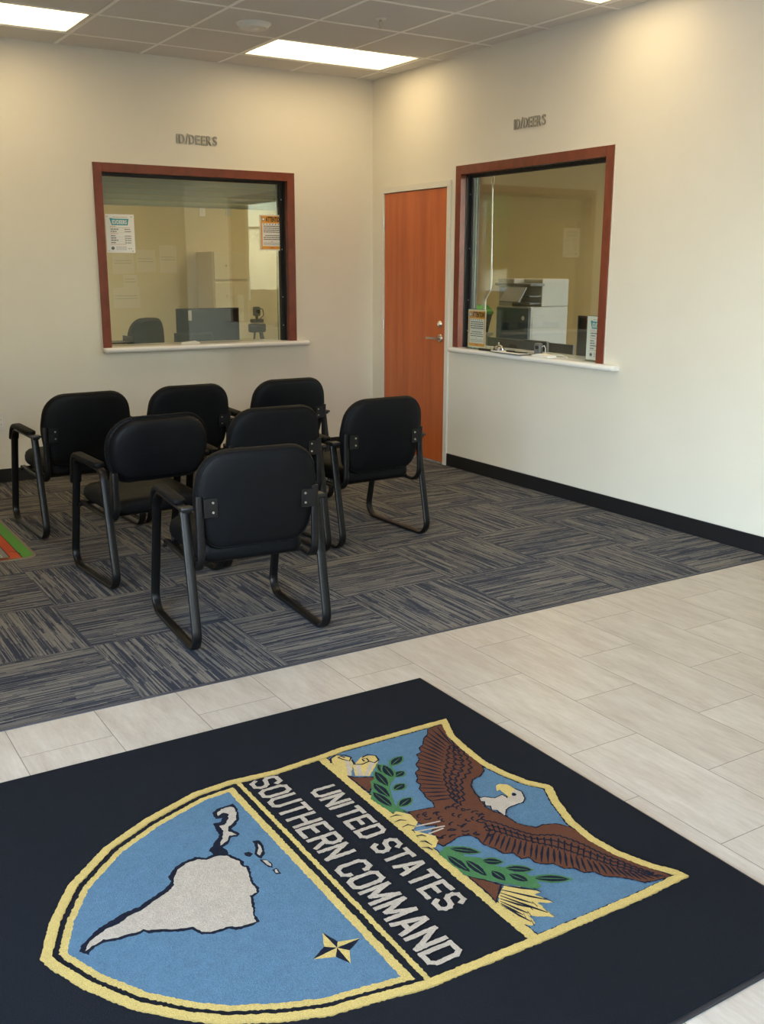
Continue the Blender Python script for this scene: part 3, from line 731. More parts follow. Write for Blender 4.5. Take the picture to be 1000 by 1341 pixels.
# ------------------------------------------------------------------ office contents
def monitor(loc, rz, w, h, label, zc):
    r = empty('computer_monitor', loc, rz, label, 'monitor')
    mb = MB(); mb.box((-w/2, -.012, zc-h/2), (w/2, .018, zc+h/2), bevel=.006); mb.build('housing', M['black_plastic'], r, smooth=False)
    mb = MB(); mb.box((-w/2+.015, -.0135, zc-h/2+.02), (w/2-.015, -.0125, zc+h/2-.015)); mb.build('back_panel', M['screen'], r, smooth=False)
    mb = MB(); mb.box((-.025, .018, .01), (.025, .035, zc), bevel=.004); mb.build('stand', M['black_plastic'], r, smooth=False)
    mb = MB(); mb.box((-.11, -.05, 0), (.11, .12, .012), bevel=.004); mb.build('base', M['black_plastic'], r, smooth=False)
    return r
DK = .75
def desk(lo, hi, label):
    r = empty('desk', (0, 0, 0), 0, label, 'desk')
    x0, y0 = lo; x1, y1 = hi
    mb = MB(); mb.box((x0, y0, DK-.03), (x1, y1, DK), bevel=.003); mb.build('desktop', M['desk'], r, smooth=False)
    for a, b in ((x0+.02, y0+.02), (x1-.07, y0+.02), (x0+.02, y1-.07), (x1-.07, y1-.07)):
        mb = MB(); mb.box((a, b, 0), (a+.05, b+.05, DK-.03)); mb.build('leg', M['black_metal'], r, smooth=False)
desk((-2.35, .38), (-.35, 1.10), 'dark desk behind the wide left window')
monitor((-1.285, .58, DK), 0, .565, .33, 'large black monitor seen through the wide left window', .284)
r = monitor((-1.49, .40, DK), .03, .34, .22, 'small black screen in front of the large monitor, left window', .15)
mb = MB(); mb.box((-.015, 0, 0), (.015, .002, .085)); 
o = mb.build('sticky_note', M['cream_paper'], smooth=False); o.location = (-1.455, .560, 1.098); tag(o, 'narrow cream note stuck to the large monitor\'s left edge', 'note')
r = empty('desk_camera', (-.845, .55, DK), 0, 'dark desk camera on a flexible stand behind the wide left window', 'camera')
mb = MB(); mb.box((-.028, -.03, .375), (.028, .03, .455), bevel=.014, seg=3); mb.build('head', M['grey_plastic'], r)
mb = MB(); mb.lathe([(.016, -.012), (.018, 0)], (0, -.03, .415), 16, 'y'); mb.build('lens', M['black_plastic'], r)
mb = MB(); mb.tube([(.028, 0, .44), (.060, 0, .43), (.066, 0, .38), (.030, 0, .35)], .005, 8); mb.build('cable', M['grey_plastic'], r)
mb = MB(); mb.tube([(0, 0, .38), (0, 0, .345)], .012, 10); mb.box((-.055, -.03, .315), (.055, .03, .350), bevel=.010); mb.box((-.075, -.035, .235), (.075, .035, .310), bevel=.016); mb.build('mount', M['grey_plastic'], r)
for s_ in (-.035, .045, .07):
    mb = MB(); mb.tube([(s_*.6, 0, .245), (s_, 0, .13), (s_*1.5, 0, .012)], .010, 8); mb.build('leg', M['grey_plastic'], r)
# office swivel chair back
r = empty('office_chair', (-1.52, 1.40, 0), .35, 'dark swivel chair whose back shows low in the wide left window', 'chair')
mb = MB(); rs = []
for y, k_ in ((-.03, .55), (-.035, .9), (-.01, 1.0), (.03, 1.0), (.05, .92), (.055, .5)):
    rs.append([(.20*k_*math.copysign(abs(math.cos(a_))**.6, math.cos(a_)), y+.05*(math.cos(a_)**2), .82+.27*k_*math.copysign(abs(math.sin(a_))**.7, math.sin(a_))) for a_ in [2*PI*q/32 for q in range(32)]])
mb.rings(rs); mb.build('backrest', M['office_fabric'], r)
mb = MB(); mb.box((-.24, -.02, .43), (.24, .46, .51), bevel=.03, seg=3); mb.build('seat', M['office_fabric'], r)
mb = MB(); mb.tube([(0, .06, .42), (0, -.06, .46), (0, -.07, .66)], .02); mb.tube([(0, .22, .08), (0, .22, .43)], .028); mb.build('column', M['black_plastic'], r)
for k in range(5):
    a_ = 2*PI*k/5+.3; mb = MB(); mb.tube([(0, .22, .10), (.28*math.cos(a_), .22+.28*math.sin(a_), .06)], [.022, .012]); mb.lathe([(.026, -.012), (.026, .012)], (.28*math.cos(a_), .22+.28*math.sin(a_), .028), 14, 'x'); mb.build('leg', M['black_plastic'], r)
r = empty('document_tray', (-2.16, .52, DK), 0, 'flat black document tray at the left end of the desk, left window', 'tray')
for k in range(2):
    mb = MB(); z = .12+.07*k; mb.box((-.18, -.12, z), (.16, .14, z+.008)); mb.box((-.18, -.12, z), (-.172, .14, z+.05)); mb.box((.152, -.12, z), (.16, .14, z+.05)); mb.build('tray', M['black_plastic'], r, smooth=False)
for x in (-.176, .148):
    for y in (-.11, .125):
        mb = MB(); mb.box((x, y, 0), (x+.008, y+.008, .20)); mb.build('post', M['black_plastic'], r, smooth=False)
def wall_plate(x, z, label, w=.072, h=.115, y=OY1, m='white_plastic'):
    r = empty('wall_plate', (x, y, z), 0, label, 'wall plate', 'wall plates in the office')
    mb = MB(); mb.box((-w/2, -.007, -h/2), (w/2, 0, h/2), bevel=.002); mb.build('plate', M[m], r, smooth=False)
    mb = MB(); mb.box((-.008, -.013, -.016), (.008, -.006, .016)); mb.build('toggle', M[m], r, smooth=False)
wall_plate(-.07, 2.155, 'white plate high on the office wall behind the wide left window, left one')
wall_plate(.25, 2.165, 'tan plate high on the office wall behind the wide left window, right one', m='shutter')
wall_plate(.45, .95+.33, 'white plate above the desk camera on the office wall, left window', w=.10, h=.25)
def pinned(x, z, w, h, label, m='cream_paper'):
    mb = MB(); mb.box((-w/2, -.003, -h/2), (w/2, 0, h/2)); mb.box((-w/2+.02, -.004, -.01), (w/2-.02, -.003, -.004), 1); mb.box((-w/2+.02, -.004, .02), (w/2-.03, -.003, .026), 1)
    o = mb.build('pinned_paper', [M['tan_paper'], M['faint_ink']], smooth=False); o.location = (x, OY1+.001, z); tag(o, label, 'paper', 'papers pinned to the office wall')
from_px = [(-1.02, 1.58, .24, .24, 'left paper of the top row pinned to the office wall, left window'), (-.76, 1.60, .22, .24, 'middle paper of the top row pinned to the office wall, left window'), (-.50, 1.62, .20, .30, 'right paper of the top row pinned to the office wall, left window'),
           (-.95, 1.38, .16, .14, 'small paper in the middle row pinned to the office wall, left window'), (-1.00, 1.20, .30, .22, 'lowest paper pinned to the office wall, left window')]
for p in from_px: pinned(*p)

# copier on the floor of the office, seen through the right window
r = empty('office_copier', (1.58, -.235, 0), 0, 'large off-white office copier with a dark blue front seen through the right window', 'copier')
cw, cd = .46, .50                       # along x, along y
mb = MB(); mb.box((0, 0, .04), (cw, cd, 1.185), bevel=.010); mb.build('cabinet', M['printer_white'], r, smooth=False)
mb = MB(); mb.box((-.014, .015, .25), (.0, cd-.01, 1.170), bevel=.004); o = mb.build('front_panel', M['printer_blue'], r, smooth=False); o['label'] = 'dark blue front panel'
mb = MB(); mb.lathe([(.018, -.004), (.020, 0)], (-.014, .09, 1.08), 20, 'x'); mb.build('badge', M['white_plastic'], r)
mb = MB(); mb.box((.13, 0, 1.185), (cw, cd, 1.44), bevel=.010); mb.box((0, .26, 1.36), (.14, cd, 1.44), bevel=.008); mb.box((0.02, .30, 1.185), (.13, cd, 1.37)); mb.build('scanner_tower', M['printer_white'], r, smooth=False)
mb = MB(); mb.box((.02, -.004, .62), (cw-.03, 0, 1.10), bevel=.002); mb.build('side_door', M['printer_white'], r, smooth=False)
mb = MB(); mb.box((-.02, -.01, 1.375), (.15, cd+.02, 1.398), bevel=.004); mb.build('lid', M['grey_plastic'], r, smooth=False)
mb = MB(); mb.prism([(-.11, 1.235), (-.10, 1.225), (-.01, 1.355), (-.02, 1.365)], .05, .33, fn=lambda x, y, q: (x, q, y)); mb.build('touch_screen', M['grey_plastic'], r, smooth=False)
for z in (1.21, 1.275):
    mb = MB(); mb.box((.0, .02, z), (.132, .27, z+.012)); mb.build('output_tray', M['grey_plastic'], r, smooth=False)
# side stand with green bin
r = empty('side_table', (1.28, .45, 0), 0, 'low stand left of the copier seen through the right window', 'table')
mb = MB(); mb.box((-.25, -.2, .90), (.25, .22, .93), bevel=.004); mb.build('table_top', M['printer_white'], r, smooth=False)
for a, b in ((-.23, -.18), (.20, -.18), (-.23, .17), (.20, .17)):
    mb = MB(); mb.box((a, b, 0), (a+.03, b+.03, .90)); mb.build('leg', M['printer_white'], r, smooth=False)
r = empty('storage_bin', (1.37, .37, .93), 0, 'green lidded bin on the stand left of the copier', 'bin')
mb = MB(); mb.rings([[(x*k_, y*k_, z) for x, y in ((-.14,-.12),(.14,-.12),(.14,.12),(-.14,.12))] for k_, z in ((.8, 0), (1.0, .17))]); mb.build('body', M['black_plastic'], r, smooth=False)
mb = MB(); mb.rings([[(x*k_, y*k_, z) for x, y in ((-.15,-.13),(.15,-.13),(.15,.13),(-.15,.13))] for k_, z in ((1.0, .17), (1.02, .20), (.7, .26))]); mb.build('lid', M['green'], r, smooth=False, bevel=.008)
desk((.36, -3.1), (1.05, -.75), 'dark desk behind the right window')
r = empty('desk_screen', (.66, -1.84, DK), 0, 'low dark brown privacy screen along the desk, right window', 'screen')
mb = MB(); mb.box((-.012, -.0, .0), (.012, 1.05, .225), bevel=.003); mb.build('panel', M['desk'], r, smooth=False)
for y in (.05, .95):
    mb = MB(); mb.box((-.03, y, .0), (.03, y+.04, .02)); mb.build('foot', M['black_metal'], r, smooth=False)
monitor((.40, -1.70, DK), -PI/2, .27, .20, 'small black screen low behind the clipboard, right window', .16)
monitor((.42, -2.32, DK), -PI/2, .37, .33, 'black monitor mostly hidden behind the white ledge sign, right window', .298)
# shelf cabinet against the office wall
r = empty('file_cabinet', (.05, 3.33, 0), 0, 'tall tan cabinet against the office wall, left window', 'cabinet')
mb = MB(); mb.box((-.22, -.20, 0), (.22, .26, 1.70), bevel=.004); mb.build('body', M['office_wall'], r, smooth=False)
for k in range(5):
    mb = MB(); mb.box((-.20, -.215, .08+.33*k), (.20, -.20, .38+.33*k), bevel=.004); d_ = mb.build('drawer', M['office_wall'], r, smooth=False)
    mb = MB(); mb.box((-.06, -.23, .22+.33*k), (.06, -.215, .24+.33*k)); mb.build('handle', M['office_wall'], d_, smooth=False)

# ------------------------------------------------------------------ ceiling bits, outlet
r = empty('smoke_detector', (GX-2.5*G, GY-1.5*G, H), 0, 'round white detector on the ceiling left of the lit corner troffer', 'smoke detector')
mb = MB(); mb.lathe([(.110, .002), (.110, -.010), (.100, -.016), (.092, -.026), (.088, -.034), (.0, -.038)], n=36); mb.build('body', M['white_plastic'], r)
mb = MB(); mb.lathe([(.030, -.036), (.028, -.042), (.0, -.043)], n=20)
mb.build('sensor_cap', M['white_metal'], r)
r = empty('sprinkler_head', (GX-1.5*G, GY-2.4*G, H-.003), 0, 'small pendant sprinkler head in the ceiling tile above the corner', 'sprinkler')
mb = MB(); mb.lathe([(.034, .002), (.034, -.004), (.020, -.008), (.0, -.008)], n=24); mb.build('escutcheon', M['white_metal'], r)
mb = MB(); mb.tube([(0, 0, -.005), (0, 0, -.020)], .010, 12); mb.tube([(-.010, 0, -.018), (-.013, 0, -.034), (-.002, 0, -.050)], .0025, 8); mb.tube([(.010, 0, -.018), (.013, 0, -.034), (.002, 0, -.050)], .0025, 8); mb.lathe([(.003, -.046), (.003, -.054), (.017, -.055), (.017, -.057), (.0, -.058)], n=16); mb.build('head', M['chrome'], r)
r = empty('wall_outlet', (-3.185, 0, .445), 0, 'pale double outlet plate on the left wall at the photo\'s left edge', 'outlet')
mb = MB(); mb.box((-.065, -.007, -.062), (.065, 0, .062), bevel=.002); mb.build('plate', M['white_plastic'], r, smooth=False)
for x in (-.03, .03):
    mb = MB(); mb.box((x-.017, -.009, -.034), (x+.017, -.006, .034), bevel=.002); s_ = mb.build('socket', M['white_metal'], r, smooth=False)
    mb = MB()
    for z in (-.018, .018):
        mb.box((x-.007, -.0095, z-.005), (x-.005, -.0088, z+.005)); mb.box((x+.005, -.0095, z-.005), (x+.007, -.0088, z+.005))
    mb.build('slot', M['black_plastic'], s_, smooth=False)

# ------------------------------------------------------------------ chairs
def outline(poly, rad, n=7):
    P = poly; m = len(P)
    closed = [P[-1]] + P + [P[0]]
    f = fillet([closed[i] for i in range(len(closed))], rad, n)
    return f[1:-1]

def cushion(pts, layers, mapf):
    """pts 2D outline about its centroid; layers (inset scale, height)"""
    cx = sum(p[0] for p in pts)/len(pts); cy = sum(p[1] for p in pts)/len(pts)
    hx = max(p[0] for p in pts)-cx; hy = max(p[1] for p in pts)-cy
    rs = []
    for ins, h in layers:
        rs.append([mapf(cx+(p[0]-cx)*(1-ins/hx), cy+(p[1]-cy)*(1-ins/hy), h) for p in pts])
    return rs

def make_chair(kind):
    r = empty('guest_chair', (0, 0, 0), 0)
    LX = .290 if kind == 'A' else .280
    for s_ in (-1, 1):
        if kind == 'A':
            path = fillet([(.118, .590), (.000, .0095), (.655, .0095), (.515, .598), (.085, .590)], [.075, .075, .105], 9)
        else:
            path = fillet([(.25, .594), (.110, .588), (.000, .0095), (.610, .0095), (.480, .600), (.25, .595)], [.060, .075, .075, .050], 9)
        mb = MB(); mb.sweep([(s_*LX, y, z) for y, z in path], .0205, .0095, n=14)
        fr = mb.build('side_frame', M['chair_frame'], r, angle=60)
        if kind == 'A':
            mb = MB(); mb.box((s_*LX-.0265, .072, .592), (s_*LX+.0265, .124, .606), bevel=.004); mb.build('end_cap', M['black_plastic'], fr)
            ap = fillet([(.185, .609), (.508, .617), (.548, .530)], [.085], 8); hw, ht = .0285, .0145
        else:
            ap = fillet([(.165, .607), (.488, .613), (.520, .465)], [.045], 8); hw, ht = .0285, .017
        nseg = len(ap); P = [Vector((s_*LX, y, z)) for y, z in ap]
        mb = MB(); rs = []
        # tapered ends
        full = [P[0]+(P[0]-P[1]).normalized()*.012] + P + [P[-1]+(P[-1]-P[-2]).normalized()*.010]
        for i, p in enumerate(full):
            t = (full[min(i+1, len(full)-1)]-full[max(i-1, 0)]).normalized(); sd = Vector((1, 0, 0)); nn = t.cross(sd)
            k_ = .55 if i in (0, len(full)-1) else 1.0
            rs.append([p + sd*(hw*k_*math.copysign(abs(math.cos(a_))**.6, math.cos(a_))) + nn*(ht*k_*math.copysign(abs(math.sin(a_))**.6, math.sin(a_))) for a_ in [2*PI*(q+.5)/16 for q in range(16)]])
        mb.rings(rs); mb.build('armrest', M['vinyl'], r, angle=50)
        # support bar: under the seat side, bending up behind the back
        JX = .2500
        top = .655 if kind == 'A' else .585
        path = fillet([(.545, .350), (.042, .337), (.042, top)], [.075], 9)
        mb = MB(); mb.sweep([(s_*JX, y, z) for y, z in path], .0165, .0095, n=12)
        sb = mb.build('back_support', M['chair_frame'], r, angle=60)
        if kind == 'A':
            x1_, x0_ = s_*(JX-.012), s_*(JX-.068)
            mb = MB(); mb.box((min(x0_, x1_), .021, .568), (max(x0_, x1_), .0275, .645), bevel=.001)
            pl = mb.build('bracket', M['chair_frame'], sb, smooth=False)
            for z in (.588, .628):
                mb = MB(); mb.lathe([(.0, .0165), (.0045, .017), (.0055, .021)], (s_*(JX-.050), 0, z), 12, 'y'); mb.build('screw', M['chrome'], pl)
        for y, z in ((.50, .345), (.105, .338)):
            mb = MB(); mb.tube([(s_*.240, y, z), (s_*.280, y, z)], .009, 10); mb.build('stud', M['chair_frame'], sb)
    for y in (.50, .16):
        mb = MB(); mb.tube([(-.240, y, .350), (.240, y, .350)], .010, 10); mb.build('crossbar', M['chair_frame'], r)
    # seat
    z0 = .356 if kind == 'A' else .352
    th = .098 if kind == 'A' else .085
    sp = outline([(-.230, .105), (.230, .105), (.240, .600), (-.240, .600)], [.055, .055, .075, .075], 6)
    lay = [(.15, z0), (.03, z0), (.008, z0+.010), (.0, z0+.028), (.0, z0+th*.55), (.006, z0+th*.78), (.020, z0+th*.93), (.045, z0+th), (.10, z0+th+.006), (.17, z0+th+.008)]
    mb = MB(); mb.rings(cushion(sp, lay, lambda x, y, h: (x, y-.006*(1-(x/.235)**2), h+.028*(y-.34))))
    mb.build('seat', M['vinyl'], r, angle=80)
    # backrest
    if kind == 'A':
        op = [(-.232, .424), (.232, .424), (.268, .640), (.243, .831), (-.243, .831), (-.268, .640)]; ra = [.085, .085, .30, .120, .120, .30]
        tilt, z_c, bow = .17, .63, .030
    else:
        op = [(-.222, .522), (.222, .522), (.270, .650), (.254, .834), (-.254, .834), (-.270, .650)]; ra = [.090, .090, .22, .125, .125, .22]
        tilt, z_c, bow = .18, .63, .034
    bp_ = outline(op, ra, 7)
    zt, zb = max(p[1] for p in bp_), min(p[1] for p in bp_)
    def mp(x, z, h):
        q = 1-(x/.27)**2
        z2 = z + (.014*q if z > z_c else -.014*q)*abs(z-z_c)/.21
        return (x, (.027 if kind == 'A' else .050) + h + bow*(x/.27)**2 - (z-z_c)*tilt, z2)
    if kind == 'A':
        lay = [(.17, .078), (.10, .077), (.045, .070), (.018, .058), (.004, .042), (.0, .026), (.001, .010), (.008, -.002), (.020, -.010), (.040, -.0145), (.09, -.018), (.17, -.020)]
    else:
        lay = [(.17, .084), (.10, .083), (.045, .078), (.018, .068), (.004, .054), (.0, .040), (.004, .030), (.010, .024)]
    mb = MB(); mb.rings(cushion(bp_, lay, mp)); bk = mb.build('backrest', M['vinyl'], r, angle=80)
    def loop_tube(ins, h, rad, name, m, parent, puck=0):
        pts = cushion(bp_, [(ins, h)], mp)[0]
        mbx = MB(); n = 8; rsx = []
        P = [Vector(p) for p in pts]; L_ = len(P)
        for i in range(L_+1):
            p = P[i % L_]; t = (P[(i+1) % L_]-P[(i-1) % L_]).normalized(); sd = Vector((0, 1, 0)); sd = (sd-t*sd.dot(t)).normalized(); nn = t.cross(sd)
            rsx.append([p+sd*(rad*math.cos(2*PI*k/n))+nn*(rad*math.sin(2*PI*k/n)) for k in range(n)])
        mbx.rings(rsx, cap=False); return mbx.build(name, m, parent)
    if kind == 'A':
        loop_tube(.010, -.0035, .0028, 'piping', M['vinyl'], bk)
    else:
        lay = [(.006, .030), (.006, .022), (.010, .006), (.018, -.006), (.030, -.012), (.06, -.015), (.11, -.017), (.17, -.018)]
        lay = [(a+.008, h) for a, h in lay]
        mb = MB(); mb.rings(cushion(bp_, lay, mp)); mb.build('rear_shell', M['vinyl_panel'], bk, angle=80)
        # gathered welt between cushion and shell
        pts = cushion(bp_, [(.004, .030)], mp)[0]; P = [Vector(p) for p in pts]
        mb = MB(); rsx = []; sub = 5; LL = len(P)
        for i in range(LL*sub+1):
            a, f_ = divmod(i, sub); p = P[a % LL].lerp(P[(a+1) % LL], f_/sub); t = (P[(a+1) % LL]-P[a % LL]).normalized(); sd = Vector((0, 1, 0)); sd = (sd-t*sd.dot(t)).normalized(); nn = t.cross(sd)
            rad = .0062 if i % 2 else .0042
            rsx.append([p+sd*(rad*math.cos(2*PI*k/8))+nn*(rad*math.sin(2*PI*k/8)) for k in range(8)])
        mb.rings(rsx, cap=False); mb.build('piping', M['vinyl'], bk)
    return r

protoA = make_chair('A')
CH = [(-2.941, -3.955, -4.2, 'black vinyl sled-base guest chair nearest the camera, alone in front'),
      (-1.664, -2.890, 2.0, 'black vinyl guest chair at the right, standing clear in front of the door'),
      (-2.352, -2.920, -1.0, 'black vinyl guest chair in the middle row, half hidden behind the nearest chair'),
      (-1.682, -1.760, 0.0, 'black vinyl guest chair in the back row nearest the room\'s corner'),
      (-2.372, -1.770, 0.0, 'black vinyl guest chair in the middle of the back row, facing the wide window'),
      (-3.016, -1.825, 3.2, 'black vinyl guest chair at the left end of the back row, beside the play rug')]
for i, (x, y, a, lab) in enumerate(CH):
    o = protoA if i == 0 else copy_tree(protoA)
    o.location = (x, y, 0.0); o.rotation_euler = (0, 0, math.radians(a)); tag(o, lab, 'chair', 'black guest chairs in the waiting area')
o = make_chair('B'); o.location = (-2.975, -2.950, 0); o.rotation_euler = (0, 0, math.radians(3.6))
tag(o, 'black guest chair with separate rear shell and gathered welt, left of the nearest chair', 'chair', 'black guest chairs in the waiting area')

# ------------------------------------------------------------------ emblem mat
MX, MY = -3.49, -5.49
r = empty('floor_mat', (MX, MY, 0), 0, 'large black floor mat with a blue and gold shield reading UNITED STATES SOUTHERN COMMAND', 'mat')
x0, x1, y0, y1 = -.905, .900, -.900, .897
mb = MB(); mb.box((x0, y0, 0), (x1, y1, .005), bevel=.0015); mb.build('rubber_backing', M['rubber'], r, smooth=False)
mb = MB(); zb = .010
mb.box((x0+.010, y0+.012, .004), (x1-.010, y1-.010, zb), K_, bevel=.002)
def mm(pts): return [(p[0]/1000, p[1]/1000) for p in pts]
def ccw(P):
    a = sum(P[i][0]*P[(i+1) % len(P)][1]-P[(i+1) % len(P)][0]*P[i][1] for i in range(len(P)))
    return P if a > 0 else P[::-1]
def jag(P, step=.006, amp=.0013):
    out = []
    for i in range(len(P)):
        a, b = Vector(P[i]), Vector(P[(i+1) % len(P)]); L_ = (b-a).length; k = max(1, int(L_/step))
        n_ = Vector((-(b-a).y, (b-a).x)).normalized() if L_ > 1e-6 else Vector((0, 0))
        for q in range(k):
            out.append(tuple(a.lerp(b, q/k) + n_*R.uniform(-amp, amp)))
    return out
def inset(P, d):
    P = ccw(P); n = len(P); out = []
    for i in range(n):
        a, b, c_ = Vector(P[i-1]), Vector(P[i]), Vector(P[(i+1) % n])
        e1, e2 = (b-a).normalized(), (c_-b).normalized()
        n1, n2 = Vector((-e1.y, e1.x)), Vector((-e2.y, e2.x))
        k = n1+n2
        if k.length < 1e-6: k = n1
        k = k/ max(.35, (k.length**2)/2)
        out.append(tuple(b+k*d))
    return out
def clip(P, xc, keep):          # keep 'lt' : x<xc ; 'gt' : x>xc
    out = []
    ins = (lambda p: p[0] <= xc) if keep == 'lt' else (lambda p: p[0] >= xc)
    for i in range(len(P)):
        a, b = P[i], P[(i+1) % len(P)]
        if ins(a): out.append(a)
        if ins(a) != ins(b):
            t = (xc-a[0])/(b[0]-a[0]); out.append((xc, a[1]+t*(b[1]-a[1])))
    return out
LAY = [0]
def put(P, mi, j=True, amp=.0019, step=.006, lv=None):
    P = ccw(P)
    LAY[0] += 1
    z = zb + .000025*(LAY[0] if lv is None else lv)
    mb.poly(jag(P, step, amp) if j else P, z, mi)
def level(): LAY[0] += 1; return LAY[0]
def stroke(pts, w, mi, lv, taper=False, amp=.0006):
    z = zb+.000025*lv; P = [Vector(p) for p in pts]
    left, right = [], []
    for i, p in enumerate(P):
        t = (P[min(i+1, len(P)-1)]-P[max(i-1, 0)]).normalized(); n_ = Vector((-t.y, t.x)); k = w/2
        if taper and i in (0, len(P)-1): k *= .35
        left.append(tuple(p+n_*(k+R.uniform(-amp, amp)))); right.append(tuple(p-n_*(k+R.uniform(-amp, amp))))
    for i in range(len(P)-1):
        zz = z + i*.000001
        mb.quad([(left[i][0], left[i][1], zz), (right[i][0], right[i][1], zz), (right[i+1][0], right[i+1][1], zz), (left[i+1][0], left[i+1][1], zz)], mi)
def resample(pts, n):
    P = [Vector(p) for p in pts]; d = [0]
    for a, b in zip(P, P[1:]): d.append(d[-1]+(b-a).length)
    out = []
    for k in range(n):
        s_ = d[-1]*k/(n-1)
        for i in range(len(P)-1):
            if d[i+1] >= s_-1e-9:
                t = (s_-d[i])/max(1e-9, d[i+1]-d[i]); out.append(P[i].lerp(P[i+1], t)); break
    return out
S_ = ccw(mm(EMB['shield_top']+EMB['shield_right']+EMB['shield_left']))
w1, gp, w2 = .0245, .0145, .018
put(S_, YE)
B1 = inset(S_, w1); B2 = inset(S_, w1+gp); B3 = inset(S_, w1+gp+w2)
put(clip(B1, .242, 'lt'), K_)
P = clip(clip(B1, -.028, 'lt'), -.042, 'gt'); put(P, YE)
put(clip(B2, -.060, 'lt'), YE); put(clip(B3, -.082, 'lt'), BL)
put(clip(B1, .270, 'gt'), OU); put(clip(inset(S_, w1+.004), .274, 'gt'), BL)
# the map
put(mm(EMB['sa_dark']), OU, amp=.002); put(mm(EMB['ca_dark']), OU)
for k in ('isl1_dark', 'isl2_dark', 'isl3_dark', 'isl4_dark'): put(mm(EMB[k]), OU, amp=.0008)
put(mm(EMB['south_america']), CR, amp=.0016); put(mm(EMB['ca_cream']), CR)
for k in ('isl1_cream', 'isl2_cream', 'isl3_cream'): put(mm(EMB[k]), CR, amp=.0006)
l1 = level()
for P in EMB['star_y']: put(ccw(mm(P)), YE, amp=.0006, lv=l1)
l1 = level()
for P in EMB['star_k']: put(ccw(mm(P)), OU, amp=.0006, lv=l1)
# left scrolls, logs, laurels, arrows
for P in EMB['scroll_y']: put(mm(P), YE, amp=.001)
for P in EMB['scroll_w']: put(mm(P), CR, amp=.001)
lv = level()
for P in EMB['scroll_k']: stroke(mm(P), .006, OU, lv)
put(mm(EMB['log_l']), OU); put(inset(mm(EMB['log_l']), .005), BR)
put(mm(EMB['stemL']), GR)
def leaf(b, t, w, mi_out, mi_in):
    b, t = Vector(b), Vector(t); d = t-b; n_ = Vector((-d.y, d.x)).normalized()
    def shape(k, a0, a1):
        up = [b+d*(a0+(a1-a0)*q/6)+n_*(w*k*math.sin(PI*q/6)**.8) for q in range(7)]
        dn = [b+d*(a0+(a1-a0)*q/6)-n_*(w*k*math.sin(PI*q/6)**.8) for q in range(5, 0, -1)]
        return [tuple(p) for p in up+dn]
    put(shape(1.0, 0, 1), mi_out, amp=.001); put(shape(.70, .12, .92), mi_in, amp=.001)
    lv = level(); stroke([tuple(b+d*.1), tuple(b+d*.45), tuple(b+d*.8)], .0035, mi_out, lv, True)
for b, t in [mm(p) for p in EMB['leafL']]: leaf(b, t, .021, GR, OU)
put(mm(EMB['stemR']), GR)
put(mm(EMB['log_r']), OU); put(inset(mm(EMB['log_r']), .005), BR)
put(mm(EMB['arrow_blob']), YE)
lv = level()
for b, t in [mm(p) for p in EMB['arrows']]:
    b_, t_ = Vector(b), Vector(t); d = t_-b_; n_ = Vector((-d.y, d.x)).normalized()
    stroke([tuple(b_+n_*.004), tuple(b_+d*.55+n_*.004), tuple(b_+d*.86+n_*.006)], .0078, OU, lv, True)
    stroke([tuple(t_), tuple(b_+d*.80+n_*.012)], .006, OU, lv, True)
for b, t in [mm(p) for p in EMB['leafR']]: leaf(b, t, .019, GR, OU)
# eagle
E_ = ccw(mm(EMB['eagle'])); put(inset(E_, -.004), OU, amp=.0016); put(E_, BR, amp=.0016)
lv = level()
def fan(outer, inner, n, w, f0=.02, f1=.9):
    A_, B_ = resample(mm(outer), n), resample(mm(inner), n)
    for a, b in zip(A_, B_):
        m1 = a.lerp(b, f0); m2 = a.lerp(b, .5)+Vector((R.uniform(-.002, .002), R.uniform(-.002, .002))); m3 = a.lerp(b, f1)
        stroke([tuple(m1), tuple(m2), tuple(m3)], w, OU, lv, True)
fan(EMB['u_out'], EMB['u_mid'], 21, .0085, -.03, .95)
fan(EMB['l_out'], EMB['l_mid'], 30, .0078, -.05, 1.0)
fan(EMB['u_mid'], EMB['u_in'], 13, .0062, .05, .55)
fan(EMB['l_mid'], EMB['l_in'], 26, .0060, .0, .6)
def scallops(A_, B_, n, rows, w=.0058):
    for rr in range(rows):
        f_ = (rr+.6)/(rows+.4)
        P = [a.lerp(b, f_) for a, b in zip(resample(mm(A_), n), resample(mm(B_), n))]
        for i in range(rr % 2, n-1):
            a, b = P[i], P[i+1]; d = b-a; nn = (resample(mm(A_), n)[i]-a); nn = nn.normalized() if nn.length > 1e-6 else Vector((0, 0))
            c_ = (a+b)/2+nn*.35*d.length
            stroke([tuple(a), tuple(a.lerp(c_, .7)), tuple(c_), tuple(b.lerp(c_, .7)), tuple(b)], w, OU, lv)
scallops(EMB['u_mid'], EMB['u_in'], 13, 4)
scallops(EMB['l_mid'], EMB['l_in'], 30, 3)
for x, y in mm(EMB['body_pts']):
    for q in range(2):
        a_ = R.uniform(0, PI); cx_, cy_ = x+R.uniform(-.012, .012), y+R.uniform(-.012, .012)
        stroke([(cx_+.012*math.cos(a_+t), cy_+.009*math.sin(a_+t)) for t in (0, .8, 1.6, 2.4)], .0056, OU, lv)
for P in EMB['shaft_w']: stroke(mm(P), .006, CR, lv+1)
LAY[0] += 2
put(inset(ccw(mm(EMB['head'])), -.0035), OU, amp=.0008); put(mm(EMB['head']), CR, amp=.001); put(mm(EMB['beak']), YE, amp=.0008); put(mm(EMB['eye']), OU, amp=.0004)
for P in EMB['claw']: put(mm(P), YE, amp=.0012)
lv = level()
for P in EMB['claw_k']: stroke(mm(P), .007, OU, lv, True)
lv = level()
zz = zb+.000025*lv
oj, ij = [], []
